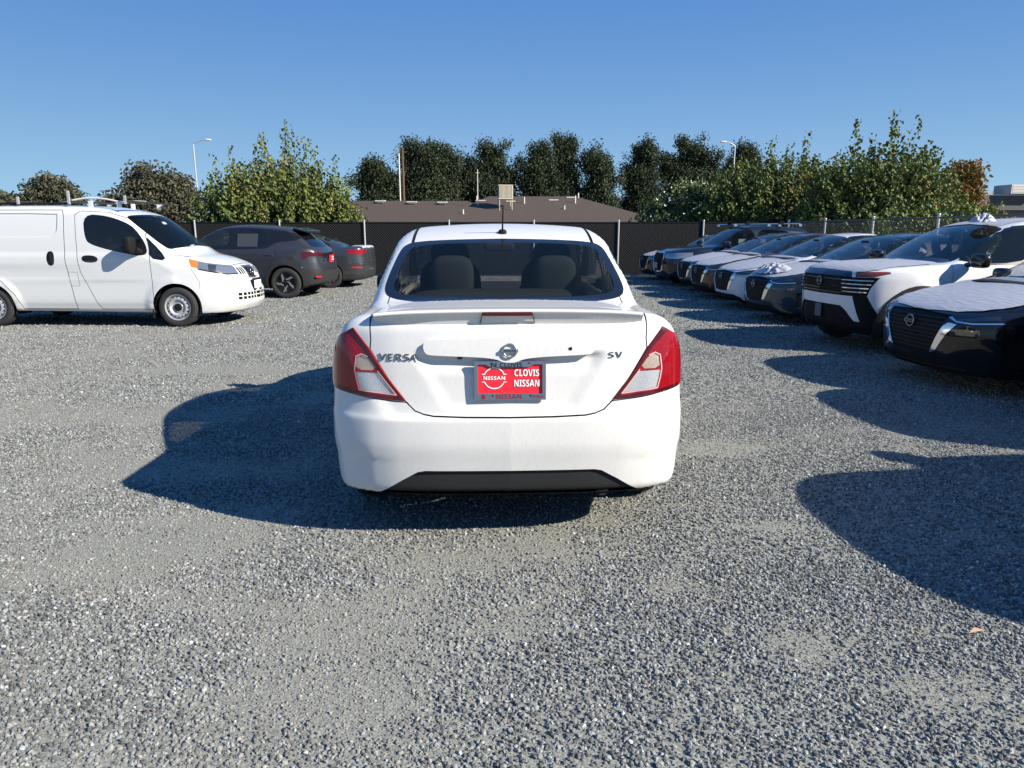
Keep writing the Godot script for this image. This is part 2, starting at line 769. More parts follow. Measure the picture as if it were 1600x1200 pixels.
func stone_mesh(sd: int) -> ArrayMesh:
	rng.seed = sd
	var t := (1.0 + sqrt(5.0)) / 2.0
	var v := []
	for q in [[-1, t, 0], [1, t, 0], [-1, -t, 0], [1, -t, 0], [0, -1, t], [0, 1, t], [0, -1, -t], [0, 1, -t], [t, 0, -1], [t, 0, 1], [-t, 0, -1], [-t, 0, 1]]:
		v.append((Vector3(q[0], q[1], q[2]).normalized() * rng.randf_range(0.34, 0.62)) * Vector3(1.0, 0.72, 0.85))
	start()
	for f in [[0, 11, 5], [0, 5, 1], [0, 1, 7], [0, 7, 10], [0, 10, 11], [1, 5, 9], [5, 11, 4], [11, 10, 2], [10, 7, 6], [7, 1, 8], [3, 9, 4], [3, 4, 2], [3, 2, 6], [3, 6, 8], [3, 8, 9], [4, 9, 5], [2, 4, 11], [6, 2, 10], [8, 6, 7], [9, 8, 1]]:
		var a: Vector3 = v[f[0]]
		var b: Vector3 = v[f[1]]
		var c: Vector3 = v[f[2]]
		var n := (b - a).cross(c - a).normalized()
		if n.dot(a + b + c) < 0.0:
			n = -n
		push(bP, bN, a, b, c, n, n, n)
	return done()


func multi(mesh: Mesh, xf: Array, tint: Array) -> MultiMesh:
	var mm := MultiMesh.new()
	mm.transform_format = MultiMesh.TRANSFORM_3D
	mm.use_colors = true
	mm.mesh = mesh
	mm.instance_count = xf.size()
	for i in xf.size():
		mm.set_instance_transform(i, xf[i])
		mm.set_instance_color(i, tint[i])
	return mm


func scatter(called: String, label: String, mesh: Mesh, m: Material, xf: Array, tint: Array, parent: Node) -> MultiMeshInstance3D:
	var o := MultiMeshInstance3D.new()
	o.name = numbered(called) if parent == self else called
	o.multimesh = multi(mesh, xf, tint)
	o.material_override = m
	stuff(o)
	if parent == self:
		tag(o, label, "gravel")
	parent.add_child(o, true)
	return o


func build_ground() -> void:
	start()
	quad(Vector3(-700, 0, -900), Vector3(700, 0, -900), Vector3(700, 0, 60), Vector3(-700, 0, 60), Vector3.UP)
	var gm := mat("ground_dust", Color(1, 1, 1), 0.95)
	gm.albedo_texture = noise_tex(noise(FastNoiseLite.TYPE_VALUE, 0.4, 3, 3), 1024, [[0.0, Color(0.06, 0.061, 0.055)], [0.35, Color(0.18, 0.183, 0.160)], [0.6, Color(0.255, 0.259, 0.224)], [1.0, Color(0.44, 0.445, 0.39)]])
	triplanar(gm, 0.62, true)
	gm.heightmap_enabled = true
	gm.heightmap_scale = 0.3
	gm.heightmap_texture = noise_tex(noise(FastNoiseLite.TYPE_VALUE, 0.16, 3, 11), 1024, [])
	gm.metallic_specular = 0.3
	var g := part("ground", done(), gm, self)
	g.set_meta("kind", "structure")
	g.set_meta("label", "grey gravel lot with pale dusty patches under the cars")
	g.set_meta("category", "ground")
	var sm := mat("stone", Color(1, 1, 1), 0.85)
	sm.vertex_color_use_as_albedo = true
	sm.metallic_specular = 0.35
	var meshes := [stone_mesh(11), stone_mesh(12), stone_mesh(13)]
	var xf := [[], [], []]
	var tint := [[], [], []]
	rng.seed = 77
	for band in [[1.35, 3.0, 11000, 0.005, 0.0195], [3.0, 6.0, 6300, 0.007, 0.0195], [6.0, 11.0, 2000, 0.011, 0.024], [11.0, 24.0, 330, 0.02, 0.036]]:
		var area: float = 1.5 * (band[1] * band[1] - band[0] * band[0]) / 2 + 2.4 * (band[1] - band[0])
		for i in int(area * band[2]):
			var d := sqrt(lerpf(band[0] * band[0], band[1] * band[1], rng.randf()))
			var x := rng.randf_range(-1.0, 1.0) * (0.75 * d + 1.2)
			var s: float = lerpf(band[3], band[4], pow(rng.randf(), 1.6))
			var du := dusty(x, d)
			var keep := 1.0 - 0.85 * smoothstep(0.3, 0.9, du)
			if rng.randf() > keep:
				if rng.randf() < 0.12:
					continue
				s *= 0.52
			var k := rng.randi() % 3
			var b := Basis.from_euler(Vector3(rng.randf() * TAU, rng.randf() * TAU, rng.randf() * TAU)).scaled(Vector3.ONE * s * 1.15)
			if du < 0.3:
				s *= 1.0 + 0.2 * (1.0 - du / 0.3)
			var lift := s * lerpf(-0.05, 0.24, rng.randf()) * (1.0 - 0.5 * du)
			xf[k].append(Transform3D(b, Vector3(x, lift, -d)))
			var v := lerpf(0.075, 0.31, pow(rng.randf(), 1.35))
			if rng.randf() < 0.025:
				v = rng.randf_range(0.36, 0.5)
			var warm := rng.randf_range(-0.04, 0.05) + 0.05 * du
			v = lerpf(v, 0.25, 0.4 * du)
			v *= 0.98
			tint[k].append(Color(v * (0.965 + warm), v * 1.01, v * (1.0 - warm)))
	for k in 3:
		scatter("gravel", "loose crushed grey gravel covering the whole lot", meshes[k], sm, xf[k], tint[k], self)
	rng.seed = 31
	for q in [[2.05, 2.53], [-2.36, 3.0]]:
		pass
	start()
	var lf := [Vector3(-0.05, 0, 0), Vector3(-0.01, 0.012, 0.022), Vector3(0.05, 0.004, 0.004), Vector3(-0.005, 0.016, -0.02)]
	for t in [[0, 1, 2], [0, 2, 3]]:
		var n: Vector3 = (lf[t[2]] - lf[t[0]] as Vector3).cross(lf[t[1]] - lf[t[0]]).normalized()
		push(bP, bN, lf[t[0]], lf[t[1]], lf[t[2]], n, n, n)
	var leaf := part("dry_leaf", done(), mat("dry_leaf", Color(0.36, 0.25, 0.16), 0.8), self, Vector3(1.71, 0.02, -2.36), Vector3(0, 0.2, 0))
	leaf.scale = Vector3(0.75, 1, 0.5)
	tag(leaf, "curled tan dry leaf on the gravel at lower right", "leaf")


# ---------------------------------------------------------------- fence
func build_fence() -> void:
	var galv := mat("galvanised_steel", Color(0.52, 0.52, 0.5), 0.45, 0.6)
	var slat := mat("black_slat", Color(0.006, 0.0065, 0.008), 0.6)
	slat.metallic_specular = 0.25
	var wire := mat("chain_wire", Color(0.1, 0.1, 0.1), 0.55, 0.3)
	var wire2 := mat("bare_wire", Color(0.16, 0.165, 0.17), 0.5, 0.5)
	var pitch := 2.83
	var hgt := 1.76
	# one bay of each, shared by all bays; x runs along the bay
	start()
	for i in 36:
		box(Vector3((i + 0.5) * pitch / 36, hgt / 2 + 0.03, 0.002 * (i % 2)), Vector3(0.0786, hgt - 0.06, 0.012))
	var slats := done()
	var diag := func(z: float, sgn: float, thick: float) -> void:
		var n := int((pitch + hgt) / 0.081)
		for i in n:
			var o := -hgt + i * 0.081
			var a := Vector2(o, 0.03)
			var b := Vector2(o + hgt - 0.06, hgt - 0.03)
			if a.x < 0.0:
				a = Vector2(0, 0.03 - o)
			if b.x > pitch:
				b = Vector2(pitch, hgt - 0.03 - (b.x - pitch))
			if b.x <= a.x:
				continue
			if sgn < 0.0:
				a.x = pitch - a.x
				b.x = pitch - b.x
			bar(Vector3(a.x, a.y, z), Vector3(b.x, b.y, z), thick, thick, 4)
	start()
	diag.call(0.016, 1.0, 0.0052)
	var front_wire := done()
	start()
	diag.call(0.003, 1.0, 0.0024)
	diag.call(-0.003, -1.0, 0.0024)
	var net := done()
	start()
	bar(Vector3(0, 0, 0), Vector3(0, hgt + 0.06, 0), 0.03, 0.03, 12)
	blob(Vector3(0, hgt + 0.07, 0), Vector3(0.075, 0.05, 0.075), 0.8, Basis.IDENTITY, 12, 8)
	var post := done()
	start()
	bar(Vector3(0, hgt, 0), Vector3(pitch, hgt, 0), 0.021, 0.021, 8)
	var rail := done()
	var f := thing("chain_link_fence", Vector3(0, 0, -24.3), 0, "black slatted chain link fence across the back of the lot", "fence")
	for k in range(-7, 5):
		var x := -4.93 + pitch * k
		var w: float = minf(pitch, 8.9 - x)
		stuff(part("privacy_slats", slats, slat, f, Vector3(x, 0, 0)))
		stuff(part("chain_link_mesh", front_wire, wire, f, Vector3(x, 0, 0)))
		part("post", post, galv, f, Vector3(x, 0, 0.045))
		part("top_rail", rail, slat, f, Vector3(x, 0, 0))
		if w < pitch:
			break
	var s := thing("chain_link_fence", Vector3(9.2, 0, -24.2), -PI / 2, "bare chain link fence behind the right row, without slats", "fence")
	for k in 7:
		stuff(part("chain_link_mesh", net, wire2, s, Vector3(k * pitch, 0, 0)))
		part("post", post, galv, s, Vector3(k * pitch, 0, 0))
		part("top_rail", rail, wire, s, Vector3(k * pitch, 0, 0))


# ---------------------------------------------------------------- house and poles
func build_house() -> void:
	var shingle := mat("roof_shingle", Color(1, 1, 1), 0.9)
	shingle.albedo_texture = noise_tex(noise(FastNoiseLite.TYPE_CELLULAR, 0.06, 2, 21), 512, [[0.0, Color(0.028, 0.020, 0.015)], [0.5, Color(0.066, 0.048, 0.036)], [1.0, Color(0.118, 0.087, 0.064)]])
	triplanar(shingle, 0.45)
	shingle.uv1_scale = Vector3(0.5, 1.6, 1.6)
	var stucco := mat("stucco", Color(0.36, 0.31, 0.25), 0.9)
	var trim := mat("eave_board", Color(0.07, 0.055, 0.045), 0.7)
	var h := thing("house", Vector3(0, 0, -52), 0, "long single-storey house with brown shingle hip roof behind the fence", "house")
	start()
	box(Vector3(-1.0, 1.05, -6.5), Vector3(22.4, 2.1, 11.5))
	part("wall", done(), stucco, h)
	var hip := func(x0: float, x1: float, z0: float, z1: float, r0: float, r1: float, ye: float, yr: float) -> void:
		var zm := (z0 + z1) / 2
		var a := Vector3(x0, ye, z0)
		var b := Vector3(x1, ye, z0)
		var c := Vector3(x1, ye, z1)
		var d := Vector3(x0, ye, z1)
		var p := Vector3(r0, yr, zm)
		var q := Vector3(r1, yr, zm)
		var slab := func(v: Array) -> void:
			var n: Vector3 = (v[1] - v[0] as Vector3).cross(v[2] - v[0]).normalized()
			if n.y < 0:
				n = -n
			for k in range(1, v.size() - 1):
				push(bP, bN, v[0], v[k], v[k + 1], n, n, n)
		slab.call([a, b, q, p])
		slab.call([c, d, p, q])
		slab.call([b, c, q])
		slab.call([d, a, p])
		quad(a, b, c, d, Vector3.DOWN)
	start()
	hip.call(-13.2, 1.5, 0.0, -12.0, -16.0, -3.5, 2.17, 3.86)
	hip.call(-5.6, 11.2, 0.25, -13.6, -1.9, 5.0, 2.16, 4.24)
	var roof := part("roof", done(), shingle, h)
	start()
	box(Vector3(-8.6, 2.08, -0.02), Vector3(9.4, 0.16, 0.06))
	box(Vector3(2.85, 2.07, 0.23), Vector3(16.9, 0.16, 0.06))
	part("eave_board", done(), trim, h)
	var white := mat("vent_white", Color(0.62, 0.6, 0.56), 0.6)
	var roof_y := func(x: float, z: float) -> float: return 2.17 + (-z) * 0.29
	for v in [[-10.3, -5.3], [-7.8, -5.0], [-5.4, -4.9], [-0.1, -5.2], [3.25, -5.6], [4.7, -6.4], [-2.45, -5.4]]:
		start()
		box(Vector3(0, 0.12, 0), Vector3(0.75, 0.07, 0.5))
		box(Vector3(0, 0.04, 0), Vector3(0.5, 0.12, 0.36))
		part("roof_vent", done(), white, roof, Vector3(v[0], roof_y.call(v[0], v[1]), v[1]))
	for v in [[0.95, -4.6, 0.62], [4.9, -4.7, 0.7], [3.95, -3.0, 0.4], [-3.6, -1.8, 0.42], [5.3, -6.6, 0.45], [9.6, -1.2, 0.5], [-2.75, -5.3, 0.55]]:
		start()
		bar(Vector3.ZERO, Vector3(0, v[2], 0), 0.05, 0.05, 8)
		bar(Vector3.ZERO, Vector3(0, 0.14, 0), 0.16, 0.06, 10)
		part("vent_pipe", done(), white, roof, Vector3(v[0], roof_y.call(v[0], v[1]) - 0.03, v[1]))
	# evaporative cooler on its stand
	var beige := mat("cooler_beige", Color(0.55, 0.5, 0.38), 0.6)
	var cl := thing("evaporative_cooler", Vector3(-0.52, 3.1, -55.2), 0.12, "beige louvred rooftop cooler box on a metal stand", "cooler")
	start()
	box(Vector3(0, 1.28, 0), Vector3(1.0, 0.94, 1.0))
	part("casing", done(), mat("cooler_dark", Color(0.26, 0.235, 0.18), 0.7), cl)
	for q in [[0, 1.76, 1.1, 0.06], [0, 0.8, 1.1, 0.07]]:
		start()
		box(Vector3(q[0], q[1], 0), Vector3(q[2], q[3], 1.1))
		part("frame", done(), beige, cl)
	for i in 11:
		start()
		box(Vector3(-0.46 + i * 0.092, 1.28, 0.525), Vector3(0.05, 0.86, 0.04))
		part("louvre", done(), beige, cl)
		start()
		box(Vector3(0.525, 1.28, -0.46 + i * 0.092), Vector3(0.04, 0.86, 0.05))
		part("louvre", done(), beige, cl)
	for q in [[-0.47, 0.47], [0.47, 0.47], [-0.47, -0.47], [0.47, -0.47]]:
		start()
		bar(Vector3(q[0], 0.0 if q[1] < 0 else -0.35, q[1]), Vector3(q[0], 0.8, q[1]), 0.03, 0.03, 6)
		part("leg", done(), beige, cl)
	# service pole and its wire, mast on the roof
	var wood := mat("pole_wood", Color(0.10, 0.065, 0.045), 0.9)
	var up := thing("utility_pole", Vector3(-9.6, 0, -65), 0, "brown wooden utility pole rising behind the house roof", "utility pole")
	start()
	bar(Vector3.ZERO, Vector3(0, 8.65, 0), 0.14, 0.1, 10)
	part("pole", done(), wood, up)
	start()
	bar(Vector3(-0.3, 0, 0.1), Vector3(-0.3, 8.2, 0.1), 0.06, 0.06, 8)
	part("conduit", done(), white, up)
	start()
	box(Vector3(0, 8.3, 0), Vector3(0.7, 0.08, 0.1))
	part("crossarm", done(), wood, up)
	start()
	var last := Vector3(-9.75, 8.3, -65)
	for i in 16:
		var t := (i + 1) / 16.0
		var p := Vector3(lerpf(-9.75, -21.0, t), lerpf(8.3, 4.6, t) - 2.2 * t * (1 - t), lerpf(-65.0, -66.0, t))
		bar(last, p, 0.03, 0.03, 5)
		last = p
	var wr := part("service_wire", done(), mat("wire_grey", Color(0.3, 0.3, 0.3), 0.7), self)
	tag(wr, "thin grey overhead wire sagging left from the wooden pole", "wire")
	var mast := thing("roof_mast", Vector3(-2.62, 3.3, -56), 0, "thin pale antenna mast on the left end of the roof ridge", "mast")
	start()
	bar(Vector3.ZERO, Vector3(0, 2.8, 0), 0.035, 0.025, 8)
	part("pole", done(), white, mast)
	start()
	box(Vector3(0, 2.55, 0), Vector3(0.3, 0.03, 0.03))
	part("crossbar", done(), white, mast)
	for q in [[-24.85, 8.15, 1.0, "tall grey street lamp behind the left tree, arm to the right"], [17.4, 8.0, -0.75, "grey street lamp above the right shrubs, arm to the left"]]:
		var l := thing("street_lamp", Vector3(q[0], 0, -58), 0, q[3], "street lamp", "street lamps behind the lot")
		start()
		bar(Vector3.ZERO, Vector3(0, q[1], 0), 0.075, 0.05, 10)
		part("pole", done(), M.galvanised_steel, l)
		start()
		var pv := Vector3(0, q[1], 0)
		for i in 6:
			var t := (i + 1) / 6.0
			var nx := Vector3(q[2] * t, q[1] + 0.32 * sin(t * PI / 2), 0)
			bar(pv, nx, 0.04, 0.04, 6)
			pv = nx
		part("arm", done(), M.galvanised_steel, l)
		start()
		blob(pv + Vector3(signf(q[2]) * 0.18, 0, 0), Vector3(0.5, 0.14, 0.26), 0.7)
		part("lamp_head", done(), white, l)
	var tp := thing("utility_pole", Vector3(-77.5, 0, -140), 0, "far utility pole with a flat crossarm above the van roof", "utility pole")
	start()
	bar(Vector3.ZERO, Vector3(0, 9.2, 0), 0.16, 0.12, 8)
	part("pole", done(), wood, tp)
	start()
	box(Vector3(0, 9.1, 0), Vector3(2.2, 0.15, 0.15))
	part("crossarm", done(), wood, tp)
	# flat-roofed building at the right edge
	var metal := mat("dark_cladding", Color(0.06, 0.06, 0.068), 0.6)
	var b := thing("building", Vector3(36.5, 0, -50), 0.1, "dark flat-roofed building at the right edge behind the red tree", "building")
	start()
	box(Vector3(0, 1.5, -5), Vector3(10.6, 3.0, 8.0))
	part("wall", done(), mat("dark_wall", Color(0.1, 0.09, 0.095), 0.8), b)
	start()
	for i in 7:
		box(Vector3(0, 3.0 + i * 0.145, -5 + 0.004 * i), Vector3(11.0, 0.125, 8.8))
		part("cladding_board", done(), metal, b)
		start()
	var ac := thing("rooftop_unit", Vector3(34.95, 4.0, -50.6), 0.1, "pale box-shaped air unit on the dark flat roof", "air conditioner")
	start()
	box(Vector3(0, 0.3, 0), Vector3(2.5, 0.6, 1.6))
	part("casing", done(), mat("unit_grey", Color(0.42, 0.4, 0.37), 0.7), ac)
	start()
	for i in 5:
		box(Vector3(0, 0.1 + 0.1 * i, 0.81), Vector3(2.3, 0.03, 0.03))
	part("grille", done(), white, ac)


# ---------------------------------------------------------------- trees
func leaf_mesh(l: float, w: float) -> ArrayMesh:
	start()
	var a := Vector3(0, 0, 0)
	var t := Vector3(0, -0.15 * l, l)
	var p := [Vector3(-w, 0.03, l * 0.25), Vector3(-w * 0.8, -0.03, l * 0.6)]
	for s in [1.0, -1.0]:
		var q: Vector3 = p[0] * Vector3(s, 1, 1) + Vector3(0, l * 0.08, 0)
		var r: Vector3 = p[1] * Vector3(s, 1, 1)
		for f in [[a, q, r], [a, r, t]]:
			var n: Vector3 = (f[1] - f[0] as Vector3).cross(f[2] - f[0]).normalized()
			if n.y < 0:
				n = -n
			push(bP, bN, f[0], f[1], f[2], n, n, n)
	return done()


func sprig_mesh(sd: int, count: int, l: float, w: float, spread: float) -> ArrayMesh:
	rng.seed = sd
	var lm := leaf_mesh(l, w)
	var arr := lm.surface_get_arrays(0)
	var P := PackedVector3Array()
	var N := PackedVector3Array()
	for i in count:
		var b := Basis.from_euler(Vector3(rng.randf_range(-1.2, 1.2), rng.randf() * TAU, rng.randf_range(-1.0, 1.0)))
		var o := Vector3(rng.randfn(0, spread), rng.randfn(0, spread * 0.9), rng.randfn(0, spread))
		for v in arr[Mesh.ARRAY_VERTEX].size():
			P.append(b * arr[Mesh.ARRAY_VERTEX][v] + o)
			N.append(b * arr[Mesh.ARRAY_NORMAL][v])
	return raw_mesh(P, N)


func foliage(called: String, c: Color) -> StandardMaterial3D:
	var m := mat(called, c, 0.55)
	m.vertex_color_use_as_albedo = true
	m.backlight_enabled = true
	m.backlight = Color(0.5, 0.5, 0.25)
	m.metallic_specular = 0.4
	m.cull_mode = BaseMaterial3D.CULL_DISABLED
	return m


func limbs(o: Node, h: float, r: float, spread: float, n: int, top: float) -> void:
	start()
	var fork := Vector3(rng.randf_range(-0.1, 0.1), h, rng.randf_range(-0.1, 0.1))
	bar(Vector3(0, -0.05, 0), fork * Vector3(0.6, 0.5, 0.6), r * 1.25, r, 9)
	bar(fork * Vector3(0.6, 0.5, 0.6), fork, r, r * 0.85, 9)
	for i in n:
		var a := TAU * i / n + rng.randf_range(-0.3, 0.3)
		var e := Vector3(cos(a) * spread * rng.randf_range(0.5, 1.0), top * rng.randf_range(0.7, 1.0), sin(a) * spread * rng.randf_range(0.5, 1.0))
		var mid := fork.lerp(e, 0.5) + Vector3(rng.randf_range(-0.2, 0.2), 0.2, rng.randf_range(-0.2, 0.2))
		bar(fork, mid, r * 0.55, r * 0.35, 7)
		bar(mid, e, r * 0.35, r * 0.12, 6)
	part("trunk", done(), M.bark, o)


# a crown of leaf sprigs spread through lobes [centre, radii]
func lobed(o: Node, lobes: Array, per_m3: float, mesh: Mesh, m: Material, scale: float, c0: Color, c1: Color, gapn := 0.35) -> void:
	var xf := []
	var tint := []
	var nz := noise(FastNoiseLite.TYPE_SIMPLEX_SMOOTH, gapn, 2, rng.randi() % 1000)
	for l in lobes:
		var c: Vector3 = l[0]
		var s: Vector3 = l[1]
		var n := int(s.x * s.y * s.z * 4.2 * per_m3)
		for i in n:
			var dir := Vector3(rng.randfn(), rng.randfn(), rng.randfn()).normalized()
			var p := c + dir * s * pow(rng.randf(), 0.45) * rng.randf_range(0.85, 1.12)
			if nz.get_noise_3d(p.x * 2, p.y * 1.4, p.z * 2) < -0.12 and rng.randf() < 0.88:
				continue
			if p.y < 0.3:
				continue
			var b := Basis.from_euler(Vector3(rng.randf_range(-0.5, 0.5), rng.randf() * TAU, rng.randf_range(-0.5, 0.5))).scaled(Vector3.ONE * scale * rng.randf_range(0.6, 1.3))
			xf.append(Transform3D(b, p))
			tint.append(c0.lerp(c1, rng.randf()))
	scatter("crown", "", mesh, m, xf, tint, o)


# a pollarded tree: long leafy shoots that rise and lean outwards from a low head
func shooty(o: Node, half: Vector3, top: float, n: int, mesh: Mesh, m: Material, tall: Array) -> void:
	var xf := []
	var tint := []
	start()
	for k in n + tall.size():
		var a := rng.randf() * TAU
		var rr := sqrt(rng.randf())
		var e := Vector3(cos(a) * half.x * rr, 0, sin(a) * half.z * rr)
		var edge := 1.0 - pow(rr, 4.0) * 0.5
		e.y = top * (0.3 + 0.68 * sqrt(rng.randf())) * edge
		if k >= n:
			e = tall[k - n] + Vector3(0, 0.22, 0)
		var base := Vector3(e.x * rng.randf_range(0.3, 0.6), rng.randf_range(0.5, 1.3), e.z * 0.4)
		var ctrl := Vector3(lerpf(base.x, e.x, 0.7), lerpf(base.y, e.y, 0.45), lerpf(base.z, e.z, 0.7))
		var len := base.distance_to(e)
		var cnt := int(len / (0.035 if k >= n else 0.05))
		var lastp := base
		var yellow := rng.randf() < 0.09
		for i in cnt:
			var t := (i + 1.0) / cnt
			var p := base.lerp(ctrl, t).lerp(ctrl.lerp(e, t), t)
			if i % 8 == 7:
				bar(lastp, p, 0.018 * (1.1 - t), 0.016 * (1.1 - t), 4)
				lastp = p
			if t < 0.12 or rng.randf() < 0.12:
				continue
			var yaw := rng.randf() * TAU
			var b := Basis.from_euler(Vector3(rng.randf_range(0.2, 1.25), yaw, rng.randf_range(-0.4, 0.4)))
			var sc := rng.randf_range(0.7, 1.25) * (1.0 - 0.35 * t)
			var off := Vector3(sin(yaw), 0.05, cos(yaw)) * rng.randf_range(0.03, 0.13)
			xf.append(Transform3D(b.scaled(Vector3.ONE * sc), p + off))
			var u := rng.randf()
			var col := Color(0.07, 0.10, 0.024).lerp(Color(0.165, 0.195, 0.04), u * u)
			if yellow and rng.randf() < 0.55:
				col = Color(0.25, 0.2, 0.045).lerp(Color(0.16, 0.1, 0.04), rng.randf())
			tint.append(col)
	part("shoots", done(), M.bark, o)
	scatter("crown", "", mesh, m, xf, tint, o)


func build_trees() -> void:
	var bark := mat("bark", Color(0.13, 0.1, 0.075), 0.95)
	bark.heightmap_enabled = true
	bark.heightmap_texture = noise_tex(noise(FastNoiseLite.TYPE_SIMPLEX, 0.05, 3, 4), 256, [])
	bark.heightmap_scale = 1.5
	triplanar(bark, 1.2)
	var fol := foliage("foliage", Color(1, 1, 1))
	var mul := leaf_mesh(0.175, 0.075)
	var small := sprig_mesh(5, 16, 0.17, 0.045, 0.2)
	var dense := sprig_mesh(6, 22, 0.34, 0.07, 0.36)
	rng.seed = 404
	var t := thing("mulberry_tree", Vector3(-8.6, 0, -26.8), 0, "broad green pollard tree with tall shoots left of the house", "tree")
	limbs(t, 1.2, 0.16, 1.8, 7, 2.8)
	shooty(t, Vector3(3.3, 0, 1.7), 4.3, 720, mul, fol, [Vector3(0.55, 5.25, 0), Vector3(0.75, 4.8, 0.2), Vector3(0.4, 4.9, 0.1), Vector3(-0.4, 4.75, 0.1), Vector3(-0.55, 4.5, 0.2), Vector3(-1.5, 4.3, 0.1), Vector3(1.3, 4.55, 0.2), Vector3(1.5, 4.35, 0), Vector3(2.3, 3.95, 0.2), Vector3(-2.2, 4.0, 0), Vector3(-0.2, 4.5, 0.4), Vector3(0.95, 4.6, -0.2)])
	rng.seed = 405
	t = thing("mulberry_tree", Vector3(12.4, 0, -24.5), 0, "tallest shooting green tree behind the right fence", "tree")
	limbs(t, 1.2, 0.16, 1.8, 7, 2.8)
	shooty(t, Vector3(2.9, 0, 1.8), 4.45, 740, mul, fol, [Vector3(0.1, 5.15, 0.2), Vector3(0.2, 4.8, 0), Vector3(-0.1, 4.9, 0.3), Vector3(0.85, 4.95, 0.1), Vector3(1.35, 4.2, 0), Vector3(1.7, 3.95, 0.1), Vector3(-1.1, 4.85, 0), Vector3(-1.25, 4.5, 0.2), Vector3(-0.6, 4.4, 0.1), Vector3(0.5, 4.5, 0)])
	rng.seed = 406
	t = thing("mulberry_tree", Vector3(10.2, 0, -27.8), 0, "wide green tree with yellowing leaves left of the tallest one", "tree")
	limbs(t, 1.2, 0.16, 1.8, 7, 2.8)
	shooty(t, Vector3(3.2, 0, 1.6), 4.5, 780, mul, fol, [Vector3(-0.5, 4.75, 0.1), Vector3(-0.7, 4.5, 0.2), Vector3(0.85, 4.95, 0), Vector3(0.7, 4.6, 0.2), Vector3(-1.5, 4.25, 0), Vector3(0.2, 4.5, 0.1), Vector3(-1.0, 4.4, 0)])
	rng.seed = 407
	t = thing("shrub", Vector3(12.6, 0, -21.3), 0, "low green shrub pressed against the bare right fence", "shrub")
	limbs(t, 0.6, 0.08, 1.0, 5, 1.6)
	shooty(t, Vector3(2.6, 0, 1.6), 2.5, 500, mul, fol, [])
	rng.seed = 408
	t = thing("oleander", Vector3(7.15, 0, -29.5), 0, "rounded oleander bush dotted with white flowers", "shrub")
	limbs(t, 0.6, 0.08, 1.0, 6, 2.2)
	lobed(t, [[Vector3(-0.5, 1.7, 0), Vector3(1.5, 1.55, 1.3)], [Vector3(0.7, 1.5, 0), Vector3(1.5, 1.5, 1.3)], [Vector3(0, 2.4, 0), Vector3(1.1, 1.0, 1.0)]], 75, small, fol, 0.9, Color(0.06, 0.085, 0.03), Color(0.14, 0.18, 0.065))
	var xf := []
	var tint := []
	for i in 170:
		var d := Vector3(rng.randfn(), rng.randfn() * 0.8 + 0.3, absf(rng.randfn()) + 0.1).normalized()
		xf.append(Transform3D(Basis.from_euler(Vector3(rng.randf() * 3, rng.randf() * 6, 0)).scaled(Vector3.ONE * rng.randf_range(0.3, 0.55)), Vector3(0.1, 1.75, 0) + d * Vector3(1.85, 1.75, 1.4)))
		tint.append(Color(0.75, 0.74, 0.68))
	scatter("flowers", "", leaf_mesh(0.22, 0.1), fol, xf, tint, t)
	rng.seed = 409
	t = thing("maple_tree", Vector3(20.3, 0, -33.5), 0, "small tree with reddish autumn leaves at the right edge", "tree")
	limbs(t, 1.2, 0.12, 1.0, 6, 3.6)
	lobed(t, [[Vector3(-0.1, 2.2, 0), Vector3(1.25, 1.5, 1.1)], [Vector3(0.1, 3.6, 0), Vector3(0.9, 1.1, 0.9)]], 80, small, fol, 1.0, Color(0.28, 0.12, 0.035), Color(0.18, 0.17, 0.045))
	# brown-green trees over the van
	var d0 := Color(0.045, 0.05, 0.028)
	var d1 := Color(0.105, 0.1, 0.062)
	rng.seed = 410
	t = thing("plum_tree", Vector3(-15.9, 0, -33), 0, "brownish thin-leaved tree behind the van windscreen", "tree")
	limbs(t, 1.2, 0.12, 1.6, 7, 3.4)
	lobed(t, [[Vector3(0.2, 2.7, 0), Vector3(1.7, 1.3, 1.3)], [Vector3(-0.4, 3.6, 0), Vector3(0.9, 0.9, 0.8)], [Vector3(0.7, 3.4, 0), Vector3(0.8, 0.8, 0.8)], [Vector3(-1.6, 2.3, 0), Vector3(1.0, 1.0, 1.0)]], 60, small, fol, 1.0, d0, d1, 0.6)
	rng.seed = 411
	t = thing("plum_tree", Vector3(-26.6, 0, -42), 0, "brownish tree above the rear half of the van roof", "tree")
	limbs(t, 1.2, 0.14, 1.6, 7, 3.6)
	lobed(t, [[Vector3(0.2, 3.0, 0), Vector3(1.8, 1.3, 1.3)], [Vector3(0.3, 3.9, 0), Vector3(1.1, 0.9, 0.8)], [Vector3(-1.4, 2.7, 0), Vector3(1.1, 0.9, 1.0)]], 50, small, fol, 1.2, Color(0.035, 0.04, 0.022), d1, 0.6)
	rng.seed = 412
	for q in [[-30.2, 4.0, 42.5, "dark tree cut by the left picture edge"], [-24.0, 3.4, 44.0, "small yellow-green tree right of the brown one over the van"], [-42.6, 4.5, 82.0, "small far tree beside the far utility pole"], [-18.6, 2.9, 35.0, "low dark tree left of the thin-leaved tree"]]:
		t = thing("small_tree", Vector3(q[0], 0, -q[2]), 0, q[3], "tree", "small trees beyond the left fence")
		limbs(t, 1.0, 0.12, 0.8, 5, q[1] * 0.8)
		lobed(t, [[Vector3(0, q[1] * 0.6, 0), Vector3(1.4, q[1] * 0.4, 1.2)]], 40, small, fol, 1.2, Color(0.045, 0.05, 0.022), Color(0.11, 0.1, 0.04))
	# dark trees far behind the house
	var g0 := Color(0.018, 0.025, 0.013)
	var g1 := Color(0.066, 0.09, 0.043)
